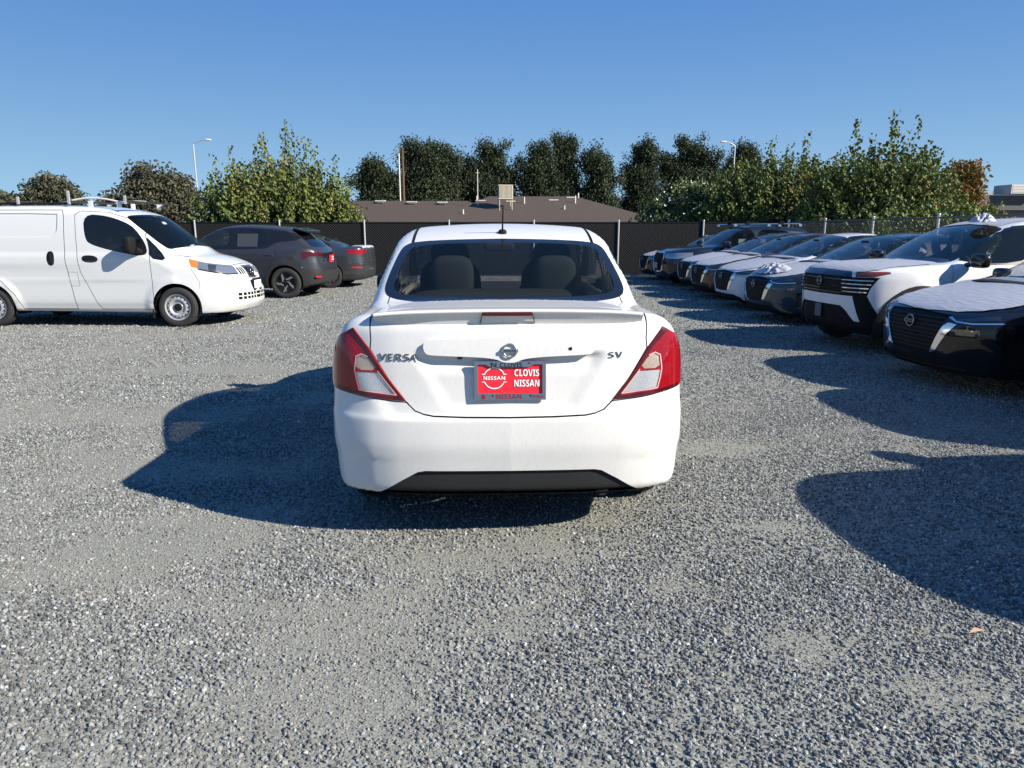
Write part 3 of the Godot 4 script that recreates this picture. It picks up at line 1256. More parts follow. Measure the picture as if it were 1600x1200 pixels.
	var far := [
		[-12.2, 66, "leftmost dark tree behind the house", [[0, 6.1, 1.5, 1.4], [-0.8, 5.9, 1.0, 0.9], [0.6, 5.2, 1.6, 1.6], [0.3, 3.6, 2.0, 2.0]]],
		[-7.6, 68, "tallest dark tree left of the rooftop cooler, behind the wooden pole", [[-1.6, 7.7, 1.1, 1.6], [0.1, 8.2, 1.2, 1.5], [1.6, 7.5, 1.2, 1.5], [0, 5.6, 2.9, 2.6], [-0.4, 3.4, 3.0, 2.2]]],
		[-2.2, 70, "dark round-topped tree right behind the rooftop cooler", [[0.3, 7.9, 1.3, 1.5], [-1.8, 6.6, 1.5, 1.4], [1.6, 6.3, 1.2, 1.3], [-2.6, 4.8, 1.6, 2.2], [0, 4.6, 2.7, 2.6]]],
		[2.6, 70, "dark tree with a slim top right of the cooler", [[-0.1, 7.8, 1.1, 1.6], [-0.6, 6.0, 1.5, 1.5], [0.5, 4.4, 1.8, 2.0]]],
		[5.0, 71, "tallest dark tree above the right roof ridge", [[0, 8.5, 1.1, 1.6], [0, 6.3, 1.5, 2.2], [0, 4.2, 2.0, 2.2]]],
		[8.1, 70, "dark tree over the right end of the roof", [[-0.2, 7.6, 1.3, 1.5], [0.8, 6.3, 1.0, 1.3], [0, 4.6, 1.6, 2.4]]],
		[12.9, 72, "dark tree left of the right shrubs, beside the sky gap", [[0.1, 8.4, 1.3, 1.5], [-0.6, 6.4, 1.7, 1.9], [0.2, 4.2, 2.0, 2.2]]],
		[17.9, 73, "dark tree just left of the right street lamp", [[-0.2, 8.5, 1.3, 1.6], [-2.0, 7.4, 1.4, 1.4], [1.4, 7.4, 1.3, 1.5], [0, 5.0, 3.0, 2.8]]],
		[23.4, 74, "dark tree right of the right street lamp", [[0.2, 8.3, 1.5, 1.5], [-1.3, 7.0, 1.4, 1.5], [0, 4.8, 2.4, 2.6]]],
		[10.6, 80, "low dark hedge tree in the gap beside the roof end", [[0, 2.8, 2.6, 1.6]]]]
	var idx := 0
	for q in far:
		rng.seed = 500 + idx
		idx += 1
		t = thing("dark_tree", Vector3(q[0], 0, -q[1]), 0, q[2], "tree", "dark trees behind the house")
		limbs(t, 1.8, 0.25, 1.6, 6, 6.0)
		var lobes := []
		var low: Array = q[3][q[3].size() - 1]
		lobes.append([Vector3(low[0], 2.6, 0), Vector3(low[2] * 1.25, 2.4, low[2])])
		for e in 7:
			var u: Array = q[3][rng.randi() % q[3].size()]
			lobes.append([Vector3(u[0] + rng.randf_range(-0.9, 0.9) * u[2], u[1] + u[3] * rng.randf_range(0.3, 0.95), rng.randf_range(-0.3, 0.6)), Vector3(0.28, rng.randf_range(0.6, 1.1), 0.28)])
		for l in q[3]:
			lobes.append([Vector3(l[0], l[1], rng.randf_range(-0.4, 0.4)), Vector3(l[2], l[3], l[2]) * 0.86])
			for e in 12:
				var w := rng.randf_range(0.2, 0.42)
				lobes.append([Vector3(l[0] + rng.randfn(0, 0.6) * l[2], l[1] + rng.randf_range(-0.5, 1.05) * l[3], rng.randf_range(-0.3, 0.8) * l[2]), Vector3(w, w * rng.randf_range(1.2, 2.6), w)])
		lobed(t, lobes, 40, dense, fol, 0.72, g0, g1, 0.7)


# ---------------------------------------------------------------- vehicles: common pieces
func half_cut(full: Array) -> PackedVector2Array:
	return poly(full)


func wheel(o: Node, at: Vector3, r: float, w: float, style: String, right: bool) -> void:
	var n := Node3D.new()
	var k := 0
	var nm := "wheel"
	while o.has_node(NodePath(nm)):
		k += 1
		nm = "wheel_%03d" % k
	n.name = nm
	o.add_child(n, true)
	n.position = at
	n.rotation.y = 0.0 if right else PI
	var h := w / 2
	start()
	lathe([-h, r * 0.62, -h, r * 0.88, -h + 0.012, r * 0.96, -h + 0.035, r * 0.992, -0.02, r, -0.018, r - 0.007, -0.01, r - 0.007, -0.008, r, 0.008, r, 0.01, r - 0.007, 0.018, r - 0.007, 0.02, r, h - 0.035, r * 0.992, h - 0.012, r * 0.96, h, r * 0.9, h + 0.004, r * 0.8, h - 0.004, r * 0.7, h - 0.02, r * 0.65], 44)
	part("tyre", done(), M.rubber, n)
	var q := r * 0.66
	start()
	match style:
		"steel":
			lathe([h - 0.02, q, h - 0.008, q * 0.99, h - 0.012, q * 0.94, h - 0.045, q * 0.90, h - 0.05, q * 0.84, h - 0.02, q * 0.78, h - 0.012, q * 0.62, h - 0.03, q * 0.5, h - 0.05, q * 0.42, h - 0.03, q * 0.34, h - 0.03, 0.001], 44)
			part("rim", done(), M.wheel_steel, n)
			start()
			for i in 16:
				var a := TAU * i / 16
				blob(Vector3(h - 0.024, cos(a) * q * 0.76, sin(a) * q * 0.76), Vector3(0.02, 0.03, 0.022), 0.8, Basis(Vector3.RIGHT, a), 10, 6)
			part("slots", done(), M.black_plastic, n)
			start()
			lathe([h - 0.032, q * 0.3, h - 0.012, q * 0.28, h - 0.006, q * 0.2, h - 0.006, 0.001], 24)
			part("hub_cap", done(), M.black_plastic, n)
		"pinwheel":
			lathe([h - 0.02, q, h - 0.006, q * 0.985, h - 0.012, q * 0.93, h - 0.05, q * 0.88, h - 0.045, q * 0.3, h - 0.02, q * 0.2, h - 0.02, 0.001], 44)
			part("rim", done(), M.black_gloss, n)
			start()
			for i in 5:
				var a := TAU * i / 5 + 0.25
				var bs := Basis(Vector3.RIGHT, a)
				box(bs * Vector3(h - 0.022, q * 0.56, q * 0.16), Vector3(0.02, q * 0.72, 0.026), bs * Basis(Vector3.RIGHT, -0.22))
			part("spokes", done(), M.wheel_silver, n)
			start()
			for i in 5:
				var a := TAU * i / 5 + 0.62
				var bs := Basis(Vector3.RIGHT, a)
				for j in 2:
					box(bs * Vector3(h - 0.03, q * 0.62, q * (-0.12 + 0.12 * j)), Vector3(0.012, q * 0.5, 0.008), bs)
			part("spoke_lines", done(), M.wheel_silver, n)
		_:
			lathe([h - 0.02, q, h - 0.006, q * 0.985, h - 0.012, q * 0.93, h - 0.06, q * 0.88, h - 0.055, q * 0.3, h - 0.02, q * 0.2, h - 0.02, 0.001], 40)
			part("rim", done(), M.wheel_dark, n)
			start()
			for i in 10:
				var bs := Basis(Vector3.RIGHT, TAU * i / 10)
				box(bs * Vector3(h - 0.022, q * 0.56, 0), Vector3(0.02, q * 0.76, 0.02), bs)
			part("spokes", done(), M.wheel_silver, n)


func wheels(o: Node, front: float, back: float, track: float, r: float, w: float, style: String) -> void:
	for z in [front, back]:
		for s in [1.0, -1.0]:
			wheel(o, Vector3(track * s, r, z), r, w, style, s > 0)
	for z in [front, back]:
		for s in [1.0, -1.0]:
			start()
			var n := 18
			var rr := r + 0.045
			var xo := Vector3(s * (track + w * 0.36), 0, 0)
			var xi := Vector3(s * (track - 0.3), 0, 0)
			for i in n:
				var a0 := -0.35 + (PI + 0.7) * i / n
				var a1 := -0.35 + (PI + 0.7) * (i + 1) / n
				var p := Vector3(0, sin(a0) * rr + r, cos(a0) * rr + z)
				var q := Vector3(0, sin(a1) * rr + r, cos(a1) * rr + z)
				quad(p + xo, q + xo, q + xi, p + xi, Vector3(0, -sin((a0 + a1) / 2), -cos((a0 + a1) / 2)))
				push(bP, bN, Vector3(xi.x, r, z), p + xi, q + xi, Vector3(s, 0, 0), Vector3(s, 0, 0), Vector3(s, 0, 0))
			part("wheel_well", done(), M.black_plastic, o)


func seat(o: Node, at: Vector3, wide: float, high: float, m: Material, head := true) -> void:
	start()
	blob(at + Vector3(0, 0.08, -0.22), Vector3(wide, 0.22, 0.56), 0.4)
	blob(at + Vector3(0, 0.1 + high / 2, 0.1), Vector3(wide, high, 0.2), 0.45, Basis(Vector3.RIGHT, 0.22))
	if head:
		blob(at + Vector3(0, high + 0.2, 0.19), Vector3(0.27, 0.22, 0.13), 0.6, Basis(Vector3.RIGHT, 0.15))
	part("seat", done(), m, o)


# what shows through the glass: dashboard, wheel, seats, floor
func cabin(o: Node, dash_z: float, dash_y: float, seat_z: float, rear_z: float, wide: float, m: Material, floor_y := 0.3) -> void:
	start()
	blob(Vector3(0, dash_y - 0.2, dash_z), Vector3(wide * 2 - 0.08, 0.5, 0.62), 0.35)
	blob(Vector3(-0.36, dash_y + 0.03, dash_z + 0.1), Vector3(0.4, 0.14, 0.22), 0.6)
	part("dashboard", done(), M.black_trim, o)
	start()
	var q := Vector3(-0.36, dash_y - 0.05, dash_z + 0.42)
	for i in 20:
		var a := TAU * i / 20
		var b := TAU * (i + 1) / 20
		bar(q + Vector3(cos(a) * 0.18, sin(a) * 0.17, sin(a) * 0.06), q + Vector3(cos(b) * 0.18, sin(b) * 0.17, sin(b) * 0.06), 0.015, 0.015, 6)
	part("steering_wheel", done(), M.black_trim, o)
	start()
	box(Vector3(0, floor_y, (dash_z + rear_z) / 2), Vector3(wide * 2 - 0.1, 0.04, rear_z - dash_z))
	part("floor", done(), M.black_trim, o)
	for s in [-0.36, 0.36]:
		seat(o, Vector3(s, floor_y + 0.12, seat_z), 0.5, 0.6, m)


func emblem(o: Node, at: Vector3, rot: Vector3, size: float, m: Material) -> void:
	var e := MeshInstance3D.new()
	e.name = "emblem"
	while o.has_node(NodePath(String(e.name))):
		e.name = "emblem_%03d" % (o.get_child_count())
	start()
	for i in 36:
		var a := TAU * i / 36
		var b := TAU * (i + 1) / 36
		var r := size * 0.43
		bar(Vector3(cos(a), sin(a), 0) * r, Vector3(cos(b), sin(b), 0) * r, size * 0.065, size * 0.065, 6)
	blob(Vector3(0, 0, size * 0.05), Vector3(size * 1.12, size * 0.24, size * 0.13), 0.25)
	e.mesh = done()
	e.material_override = m
	e.position = at
	e.rotation = rot
	o.add_child(e, true)
	var t := part("lettering", words("NISSAN", size * 0.13, size * 0.03), M.black_gloss, e, Vector3(0, 0, size * 0.125))
	t.scale = Vector3(1.25, 1, 1)


func recolour(n: Node, from: Material, to: Material) -> void:
	if n is MeshInstance3D and n.material_override == from:
		n.material_override = to
	for c in n.get_children():
		recolour(c, from, to)


func copy_car(proto: Node3D, at: Vector3, turn: float, label: String, called: String, from: Material, to: Material, group := "") -> Node3D:
	var c: Node3D = proto.duplicate()
	c.name = numbered(called)
	add_child(c)
	c.position = at
	c.rotation.y = turn
	tag(c, label, "car", group)
	recolour(c, from, to)
	return c


func vehicle_materials() -> void:
	var w := paint("white_paint", Color(0.62, 0.63, 0.64), 0.0, 0.45)
	paint("van_white", Color(0.60, 0.61, 0.61))
	# the nearest car is dusty: faint film of dirt in its paint
	var d := paint("dusty_white", Color(1, 1, 1), 0.0, 0.5)
	d.clearcoat = 0.7
	d.clearcoat_roughness = 0.06
	d.albedo_texture = noise_tex(noise(FastNoiseLite.TYPE_SIMPLEX_SMOOTH, 0.05, 5, 8), 512, [[0.0, Color(0.57, 0.565, 0.54)], [0.35, Color(0.615, 0.612, 0.597)], [1.0, Color(0.635, 0.635, 0.625)]])
	triplanar(d, 1.1)
	d.uv1_scale = Vector3(2.2, 0.7, 2.2)
	paint("grey_paint", Color(0.045, 0.046, 0.053), 0.5, 0.4)
	paint("gunmetal_paint", Color(0.06, 0.062, 0.068), 0.6, 0.35)
	paint("black_paint", Color(0.006, 0.006, 0.008), 0.0, 0.3)
	paint("slate_paint", Color(0.03, 0.05, 0.07), 0.5, 0.4)
	paint("bronze_paint", Color(0.075, 0.032, 0.018), 0.5, 0.4)
	paint("navy_paint", Color(0.01, 0.015, 0.028), 0.4, 0.35)
	mat("gap_black", Color(0.012, 0.012, 0.013), 0.9)
	mat("rubber", Color(0.022, 0.022, 0.023), 0.85)
	mat("black_plastic", Color(0.012, 0.0125, 0.013), 0.6).metallic_specular = 0.22
	mat("grey_plastic", Color(0.026, 0.027, 0.028), 0.55).metallic_specular = 0.3
	paint("black_gloss", Color(0.008, 0.008, 0.009), 0.0, 0.3)
	mat("black_trim", Color(0.02, 0.02, 0.021), 0.8)
	mat("beige_trim", Color(0.55, 0.55, 0.46), 0.85)
	mat("grey_trim", Color(0.12, 0.12, 0.12), 0.85)
	mat("seat_cloth", Color(0.045, 0.053, 0.053), 0.9).metallic_specular = 0.1
	mat("seat_dark", Color(0.014, 0.015, 0.016), 0.9).metallic_specular = 0.15
	mat("seat_light", Color(0.3, 0.29, 0.27), 0.9)
	mat("chrome", Color(0.75, 0.76, 0.78), 0.12, 1.0)
	mat("letter_grey", Color(0.13, 0.13, 0.135), 0.35, 0.6)
	mat("badge_chrome", Color(0.42, 0.41, 0.39), 0.32, 0.85)
	mat("dark_chrome", Color(0.26, 0.26, 0.26), 0.3, 0.85)
	pane("side_tint", Color(0.006, 0.010, 0.012), 0.78)
	mat("wheel_steel", Color(0.58, 0.58, 0.58), 0.45, 0.6)
	mat("wheel_silver", Color(0.5, 0.5, 0.52), 0.35, 0.8)
	mat("wheel_dark", Color(0.05, 0.05, 0.055), 0.4, 0.6)
	pane("tint_glass", Color(0.005, 0.008, 0.010), 0.5).metallic_specular = 0.2
	pane("privacy_glass", Color(0.008, 0.01, 0.012), 0.72)
	pane("clear_glass", Color(0.02, 0.03, 0.032), 0.3)
	var r := paint("red_lens", Color(0.23, 0.004, 0.009), 0.0, 0.25)
	r.heightmap_enabled = true
	r.heightmap_texture = noise_tex(noise(FastNoiseLite.TYPE_CELLULAR, 0.09, 1, 3), 256, [])
	r.heightmap_scale = 0.12
	triplanar(r, 3.0)
	paint("dark_red_lens", Color(0.06, 0.004, 0.007), 0.0, 0.25)
	var ribs := FastNoiseLite.new()
	ribs.noise_type = FastNoiseLite.TYPE_CELLULAR
	ribs.frequency = 0.11
	ribs.seed = 6
	var c := paint("clear_lens", Color(0.42, 0.43, 0.44), 0.35, 0.3)
	c.heightmap_enabled = true
	c.heightmap_texture = noise_tex(ribs, 256, [])
	c.heightmap_scale = 0.16
	triplanar(c, 4.0)
	c.uv1_scale = Vector3(9.0, 3.0, 5.0)
	var am := paint("amber_lens", Color(0.55, 0.17, 0.03), 0.1, 0.2)
	am.heightmap_enabled = true
	am.heightmap_texture = c.heightmap_texture
	am.heightmap_scale = 0.5
	triplanar(am, 5.0)
	paint("lens_pale", Color(0.55, 0.32, 0.33), 0.0, 0.3)
	var tl := paint("turn_lens", Color(0.40, 0.33, 0.26), 0.35, 0.3)
	tl.heightmap_enabled = true
	tl.heightmap_texture = c.heightmap_texture
	tl.heightmap_scale = 0.16
	triplanar(tl, 4.0)
	tl.uv1_scale = Vector3(10.0, 2.0, 5.0)
	paint("smoked_lamp", Color(0.03, 0.032, 0.036), 0.6, 0.15)
	paint("lamp_dim", Color(0.09, 0.095, 0.1), 0.7, 0.2)
	paint("lamp_inner", Color(0.34, 0.36, 0.38), 0.7, 0.12)
	var film := mat("hood_film", Color(0.40, 0.40, 0.42), 0.36)
	film.heightmap_enabled = true
	var wr := noise(FastNoiseLite.TYPE_SIMPLEX_SMOOTH, 0.012, 2, 14)
	wr.fractal_type = FastNoiseLite.FRACTAL_RIDGED
	film.heightmap_texture = noise_tex(wr, 512, [])
	film.heightmap_scale = 0.5
	triplanar(film, 1.3)
	film.uv1_scale = Vector3(0.35, 0.8, 1.5)
	mat("plate_red", Color(0.72, 0.018, 0.035), 0.4)
	mat("print_white", Color(0.8, 0.8, 0.8), 0.5)
	mat("print_dark_red", Color(0.22, 0.01, 0.03), 0.4)
	var fr := mat("frame_chrome", Color(0.30, 0.36, 0.44), 0.22, 0.9)
	mat("paper", Color(0.5, 0.56, 0.55), 0.8)
	paint("reflector_red", Color(0.5, 0.01, 0.015))


func film_flap(sd: int, s: Vector3) -> ArrayMesh:
	var nz := noise(FastNoiseLite.TYPE_SIMPLEX_SMOOTH, 2.2, 2, sd)
	start()
	var n := 26
	var pt := func(u: float, v: float) -> Vector3:
		var e := clampf(1.0 - 4.0 * (u * u + v * v), 0.0, 1.0)
		var k := absf(nz.get_noise_2d(u * 1.6, v * 0.7))
		return Vector3(u * s.x, s.y * e * (0.35 + 1.5 * (0.45 - k)) + 0.004, v * s.z)
	for i in n:
		for j in n:
			var q := []
			var m := []
			for c in [[0, 0], [1, 0], [1, 1], [0, 1]]:
				var u: float = (i + c[0]) / float(n) - 0.5
				var v: float = (j + c[1]) / float(n) - 0.5
				if u * u + v * v > 0.27:
					continue
				q.append(pt.call(u, v))
				var du: Vector3 = pt.call(u + 0.01, v) - pt.call(u - 0.01, v)
				var dv: Vector3 = pt.call(u, v + 0.01) - pt.call(u, v - 0.01)
				m.append(dv.cross(du).normalized())
			if q.size() == 4:
				push(bP, bN, q[0], q[1], q[2], m[0], m[1], m[2])
				push(bP, bN, q[0], q[2], q[3], m[0], m[2], m[3])
	return done()


# ---------------------------------------------------------------- the white sedan in the foreground
func make_hero() -> Node3D:
	var b := Body.new()
	b.kind = "sedan_a"
	b.W = Tab.new([-2.3, 0.74, -2.0, 0.80, -1.4, 0.845, 0.0, 0.84, 1.2, 0.848, 1.7, 0.848, 2.0, 0.848, 2.3, 0.845])
	b.SY = Tab.new([0.15, -0.07, 0.25, -0.025, 0.32, -0.008, 0.42, -0.003, 0.5, 0.0, 0.7, 0.0, 0.85, -0.008, 0.95, -0.035, 1.03, -0.075, 1.1, -0.125, 1.2, -0.2])
	b.ZR = Tab.new([0.15, 2.15, 0.28, 2.19, 0.42, 2.215, 0.52, 2.228, 0.62, 2.225, 0.66, 2.21, 0.75, 2.198, 0.9, 2.185, 1.0, 2.17, 1.06, 2.155, 1.1, 2.135, 1.2, 2.1])
	b.CR = Tab.new([0, 0, 0.3, 0.008, 0.5, 0.026, 0.62, 0.052, 0.7, 0.085, 0.77, 0.13, 0.82, 0.19, 0.85, 0.28, 0.88, 0.7])
	b.ZF = Tab.new([0.15, -2.1, 0.3, -2.2, 0.5, -2.23, 0.65, -2.2, 0.8, -2.08, 0.95, -1.7])
	b.CF = Tab.new([0, 0, 0.3, 0.02, 0.5, 0.08, 0.65, 0.17, 0.75, 0.3, 0.82, 0.5, 0.86, 0.9])
	b.DK = Tab.new([-2.3, 0.66, -2.1, 0.76, -1.8, 0.86, -1.4, 0.95, -1.0, 1.01, -0.5, 1.04, 1.0, 1.085, 1.5, 1.108, 2.0, 1.112, 2.3, 1.105])
	b.BT = Tab.new([-2.3, 0.22, -1.8, 0.18, 0, 0.17, 1.6, 0.19, 2.0, 0.235, 2.3, 0.265])
	b.RF = Tab.new([-0.8, 1.40, -0.4, 1.455, 0, 1.495, 0.4, 1.518, 0.7, 1.508, 1.0, 1.47, 1.5, 1.38])
	b.WC = Tab.new([0.9, 0.80, 1.0, 0.785, 1.1, 0.755, 1.2, 0.735, 1.3, 0.705, 1.4, 0.665, 1.46, 0.63, 1.52, 0.58])
	b.TC = Tab.new([-1.3, 0.12, -0.8, 0.03, -0.3, 0.0, 0.6, 0.0, 1.1, 0.015, 1.5, 0.03, 2.0, 0.1])
	b.WR = Tab.new([0.95, 1.72, 1.09, 1.55, 1.15, 1.44, 1.25, 1.24, 1.35, 1.02, 1.42, 0.84, 1.48, 0.62, 1.52, 0.4])
	b.WF = Tab.new([0.9, -1.25, 1.0, -1.08, 1.1, -0.9, 1.2, -0.72, 1.3, -0.53, 1.4, -0.3, 1.5, 0.05])
	b.crown = 0.06
	b.roof_crown = 0.09
	b.cwr = 0.3
	b.kr = 0.09
	b.ku = 0.03
	b.arches = [Vector3(-1.35, 0.305, 0.335), Vector3(1.42, 0.305, 0.335)]
	var S := skin(b, -1.5, 1.35, 0.62, 18, 56, 96, 108)
	var o := thing("sedan", Vector3(-0.008, 0, -3.08), deg_to_rad(2.0), "white sedan seen from behind in the middle, red dealer plate", "car")
	var off := Node3D.new()
	off.free()
	# every part below is measured from the middle of the car; the thing's origin is there too
	o.position += Vector3(-sin(deg_to_rad(2.0)), 0, -cos(deg_to_rad(2.0))) * 2.23
	for a in b.arches:
		cut(S, "side", circle(a.x, a.y, a.z, 40), -9.0)
	var win := soft_half(poly([0, 1.090, 0.3, 1.092, 0.54, 1.096, 0.635, 1.108, 0.674, 1.138, 0.668, 1.2, 0.638, 1.31, 0.612, 1.378, 0.54, 1.402, 0.3, 1.415, 0, 1.42]), 2)
	var inner := soft_half(poly([0, 1.115, 0.3, 1.117, 0.52, 1.124, 0.60, 1.136, 0.622, 1.165, 0.615, 1.22, 0.582, 1.33, 0.56, 1.366, 0.48, 1.382, 0.3, 1.393, 0, 1.398]), 2)
	var glass := cut(S, "rear", inner, 0.1, false, Vector2(0.4, 9))
	var frit := cut(S, "rear", win, 0.1, false, Vector2(0.4, 9))
	var wind := cut(S, "front", soft_half(poly([0, 1.02, 0.5, 1.01, 0.68, 1.0, 0.70, 1.06, 0.60, 1.36, 0.55, 1.41, 0, 1.44]), 2), 0.1, false, Vector2(-2, 0.3))
	var pan := floor_of(S, b)
	var w1 := cut(S, "side", soft(poly([-0.98, 1.0, -0.45, 1.32, -0.1, 1.41, 0.2, 1.425, 0.2, 1.0]), 2), 0.3)
	var w2 := cut(S, "side", soft(poly([0.29, 1.0, 0.29, 1.425, 0.55, 1.42, 0.85, 1.36, 1.1, 1.24, 1.22, 1.1, 1.15, 1.02]), 2), 0.3)
	var clear_up := cut(S, "rear", soft(poly([0.70, 0.845, 0.694, 0.905, 0.67, 0.915, 0.64, 0.905, 0.594, 0.845]), 1), 0.02)
	var clear_lo := cut(S, "rear", poly([0.588, 0.836, 0.515, 0.74, 0.56, 0.744, 0.68, 0.758, 0.692, 0.80, 0.70, 0.838]), 0.02)
	var lamp := cut(S, "rear", poly([0.712, 1.03, 0.637, 0.943, 0.556, 0.817, 0.474, 0.713, 0.56, 0.718, 0.68, 0.734, 0.80, 0.75, 0.95, 0.76, 0.95, 0.90, 0.85, 0.93, 0.785, 0.99]), 0.02)
	var lamp2 := cut(S, "side", poly([1.80, 0.93, 2.05, 0.985, 2.3, 1.0, 2.3, 0.76, 1.95, 0.775, 1.85, 0.82]), 0.2, false, Vector2(0.74, 2))
	gap(S, "rear", [0.632, 1.16, 0.634, 1.07, 0.628, 0.985, 0.632, 0.94, 0.55, 0.81, 0.472, 0.708, 0.43, 0.667, 0.39, 0.652, 0.345, 0.645, 0.2, 0.641, -0.02, 0.64], 0.006, 0.05)
	gap(S, "rear", [0.462, 0.703, 0.56, 0.712, 0.68, 0.728, 0.80, 0.745, 0.9, 0.75], 0.004, 0.02)
	gap(S, "side", [1.76, 0.62, 1.8, 0.70, 1.9, 0.748, 2.2, 0.752], 0.005, 0.2)
	gap(S, "side", [0.24, 0.28, 0.24, 1.44], 0.005, 0.3)
	gap(S, "side", [-0.9, 0.28, -0.95, 0.7, -0.93, 1.0], 0.005, 0.3)
	gap(S, "side", [0.85, 0.4, 1.0, 0.62, 1.26, 0.9, 1.3, 1.08], 0.005, 0.3)
	gap(S, "top", [0.632, 2.14, 0.625, 1.75, 0.58, 1.62, 0.45, 1.57], 0.004, 0.3, Vector2(0.9, 1.3))
	gap(S, "top", [0.556, 0.86, 0.556, 0.2, 0.55, -0.3], 0.020, 0.3, Vector2(1.3, 2))
	var diff := cut(S, "rear", poly([0, 0.388, 0.39, 0.387, 0.425, 0.38, 0.50, 0.335, 0.57, 0.288, 0.61, 0.262, 0.61, 0.05, 0, 0.05]), 0.08, false, Vector2(1.85, 9))
	pan = join([pan, take(S, Vector3(0.60, 0, 1.6), Vector3(1, 0.262, 3))])
	diff = join([diff, take(S, Vector3(-0.1, 0, 1.75), Vector3(0.605, 0.268, 3))])
	var lid := cut(S, "rear", poly([0, 1.09, 0.632, 1.09, 0.634, 1.07, 0.628, 0.985, 0.632, 0.94, 0.55, 0.81, 0.472, 0.708, 0.43, 0.667, 0.39, 0.652, 0.345, 0.645, 0.2, 0.641, 0, 0.64]), 0.05, false, Vector2(1.9, 9))
	var deck := cut(S, "top", poly([0, 2.4, 0.63, 2.4, 0.63, 2.0, 0.622, 1.75, 0.578, 1.622, 0.45, 1.572, 0.3, 1.556, 0, 1.55]), 0.1, false, Vector2(0.95, 1.3))
	var bump := join([cut(S, "rear", poly([0, 0.64, 0.345, 0.645, 0.43, 0.667, 0.46, 0.70, 0.56, 0.712, 0.8, 0.745, 1.0, 0.752, 1.0, 0.05, 0, 0.05]), 0.03, false, Vector2(1.6, 9)), cut(S, "side", poly([1.6, 0.2, 1.76, 0.62, 1.8, 0.70, 1.9, 0.748, 2.3, 0.752, 2.3, 0.05, 1.6, 0.05]), -0.9, false, Vector2(0.35, 2))])
	var doors := [cut(S, "side", poly([-0.9, 0.27, -0.95, 0.7, -0.93, 1.0, -0.45, 1.4, 0.24, 1.46, 0.24, 0.27]), 0.35), cut(S, "side", poly([0.24, 0.27, 0.24, 1.46, 0.7, 1.43, 1.2, 1.25, 1.3, 1.08, 1.26, 0.9, 1.0, 0.62, 0.85, 0.4, 0.8, 0.27]), 0.35)]
	var wp: Material = M.dusty_white
	part("floor_pan", shell(pan), M.black_plastic, o)
	part("body_shell", shell(S), wp, o)
	part("panel_gaps", shell(S.gaps, -0.008), M.gap_black, o)
	part("interior_lining", shell(lining([S, doors[0], doors[1]]), -0.022), M.beige_trim, o)
	part("rear_window", shell(glass, -0.002), M.tint_glass, o)
	part("window_border", shell(frit, -0.001), M.black_gloss, o)
	part("windscreen", shell(wind, -0.002), M.clear_glass, o)
	pair("side_window", w1, M.side_tint, o, -0.003)
	pair("side_window", w2, M.side_tint, o, -0.003)
	var lm := pair("tail_lamp", join([lamp, lamp2]), M.red_lens, o, 0.006, true, 0.004)
	var whole_lamp := join([lamp, clear_up, clear_lo])
	var edge := Geometry2D.offset_polyline(poly([0.594, 0.842, 0.512, 0.738, 0.56, 0.742, 0.682, 0.756, 0.694, 0.80, 0.702, 0.845, 0.695, 0.905, 0.67, 0.917, 0.642, 0.907, 0.594, 0.842]).slice(0, 9), 0.0028)
	var pale := []
	for e in edge:
		pale.append(cut(whole_lamp, "rear", e, 0.0, true))
	var rim := cut(lamp, "rear", poly([0.712, 1.03, 0.637, 0.943, 0.474, 0.713, 0.56, 0.718, 0.8, 0.75, 0.8, 0.764, 0.56, 0.732, 0.507, 0.727, 0.66, 0.945, 0.74, 1.02]), 0.0, true)
	for k in 2:
		part("lens_edge", shell(join(pale), 0.0085, ["right", "left"][k]), M.lens_pale, lm[k])
		part("lens_border", shell(rim, 0.0075, ["right", "left"][k]), M.dark_red_lens, lm[k])
	var li := [[clear_up, M.turn_lens, "turn_lens"], [clear_lo, M.clear_lens, "reverse_lens"]]
	for l in li:
		for k in 2:
			part(l[2], shell(l[0], 0.004, ["right", "left"][k]), l[1], lm[k])
	part("trunk_lid", shell(join([lid, deck])), wp, o)
	part("rear_bumper", shell(bump), wp, o)
	part("rear_diffuser", shell(diff, -0.012), M.grey_plastic, o)
	for d in doors:
		pair("door", d, wp, o)
	var whole := join([lid, deck])
	var bar_piece := cut(whole, "rear", soft_half(poly([0, 0.994, 0.34, 0.988, 0.378, 0.978, 0.388, 0.955, 0.376, 0.925, 0.35, 0.918, 0.14, 0.911, 0.06, 0.902, 0.03, 0.888, 0, 0.886]), 2), 0.05, true)
	b.recess = 0.0
	for i in bar_piece.p.size():
		var v: Vector3 = bar_piece.p[i]
		bar_piece.p[i] = b.from_end(v.x, v.y, 1.0)
		bar_piece.n[i] = b.grad(bar_piece.p[i])
	part("trunk_garnish", shell(bar_piece, 0.017, "both", true, 0.0015, 0.028), wp, o)
	# spoiler
	start()
	var xs := ramp(-0.612, 0.612, 49)
	var prof := []
	for x in xs:
		var e: float = pow(absf(x) / 0.612, 6.0)
		var zr := 2.172 - b.CR.at(absf(x)) - 0.02 * e
		var up := 1.125 - 0.012 * pow(absf(x) / 0.6, 2.0) - 0.012 * e
		var sec := [Vector2(zr - 0.30, up - 0.016), Vector2(zr - 0.12, up - 0.004), Vector2(zr - 0.02, up), Vector2(zr - 0.003, up - 0.003), Vector2(zr, up - 0.010), Vector2(zr - 0.004, up - 0.016), Vector2(zr - 0.026, up - 0.040), Vector2(zr - 0.034, up - 0.066), Vector2(zr - 0.036, up - 0.074), Vector2(zr - 0.09, up - 0.076)]
		prof.append(sec)
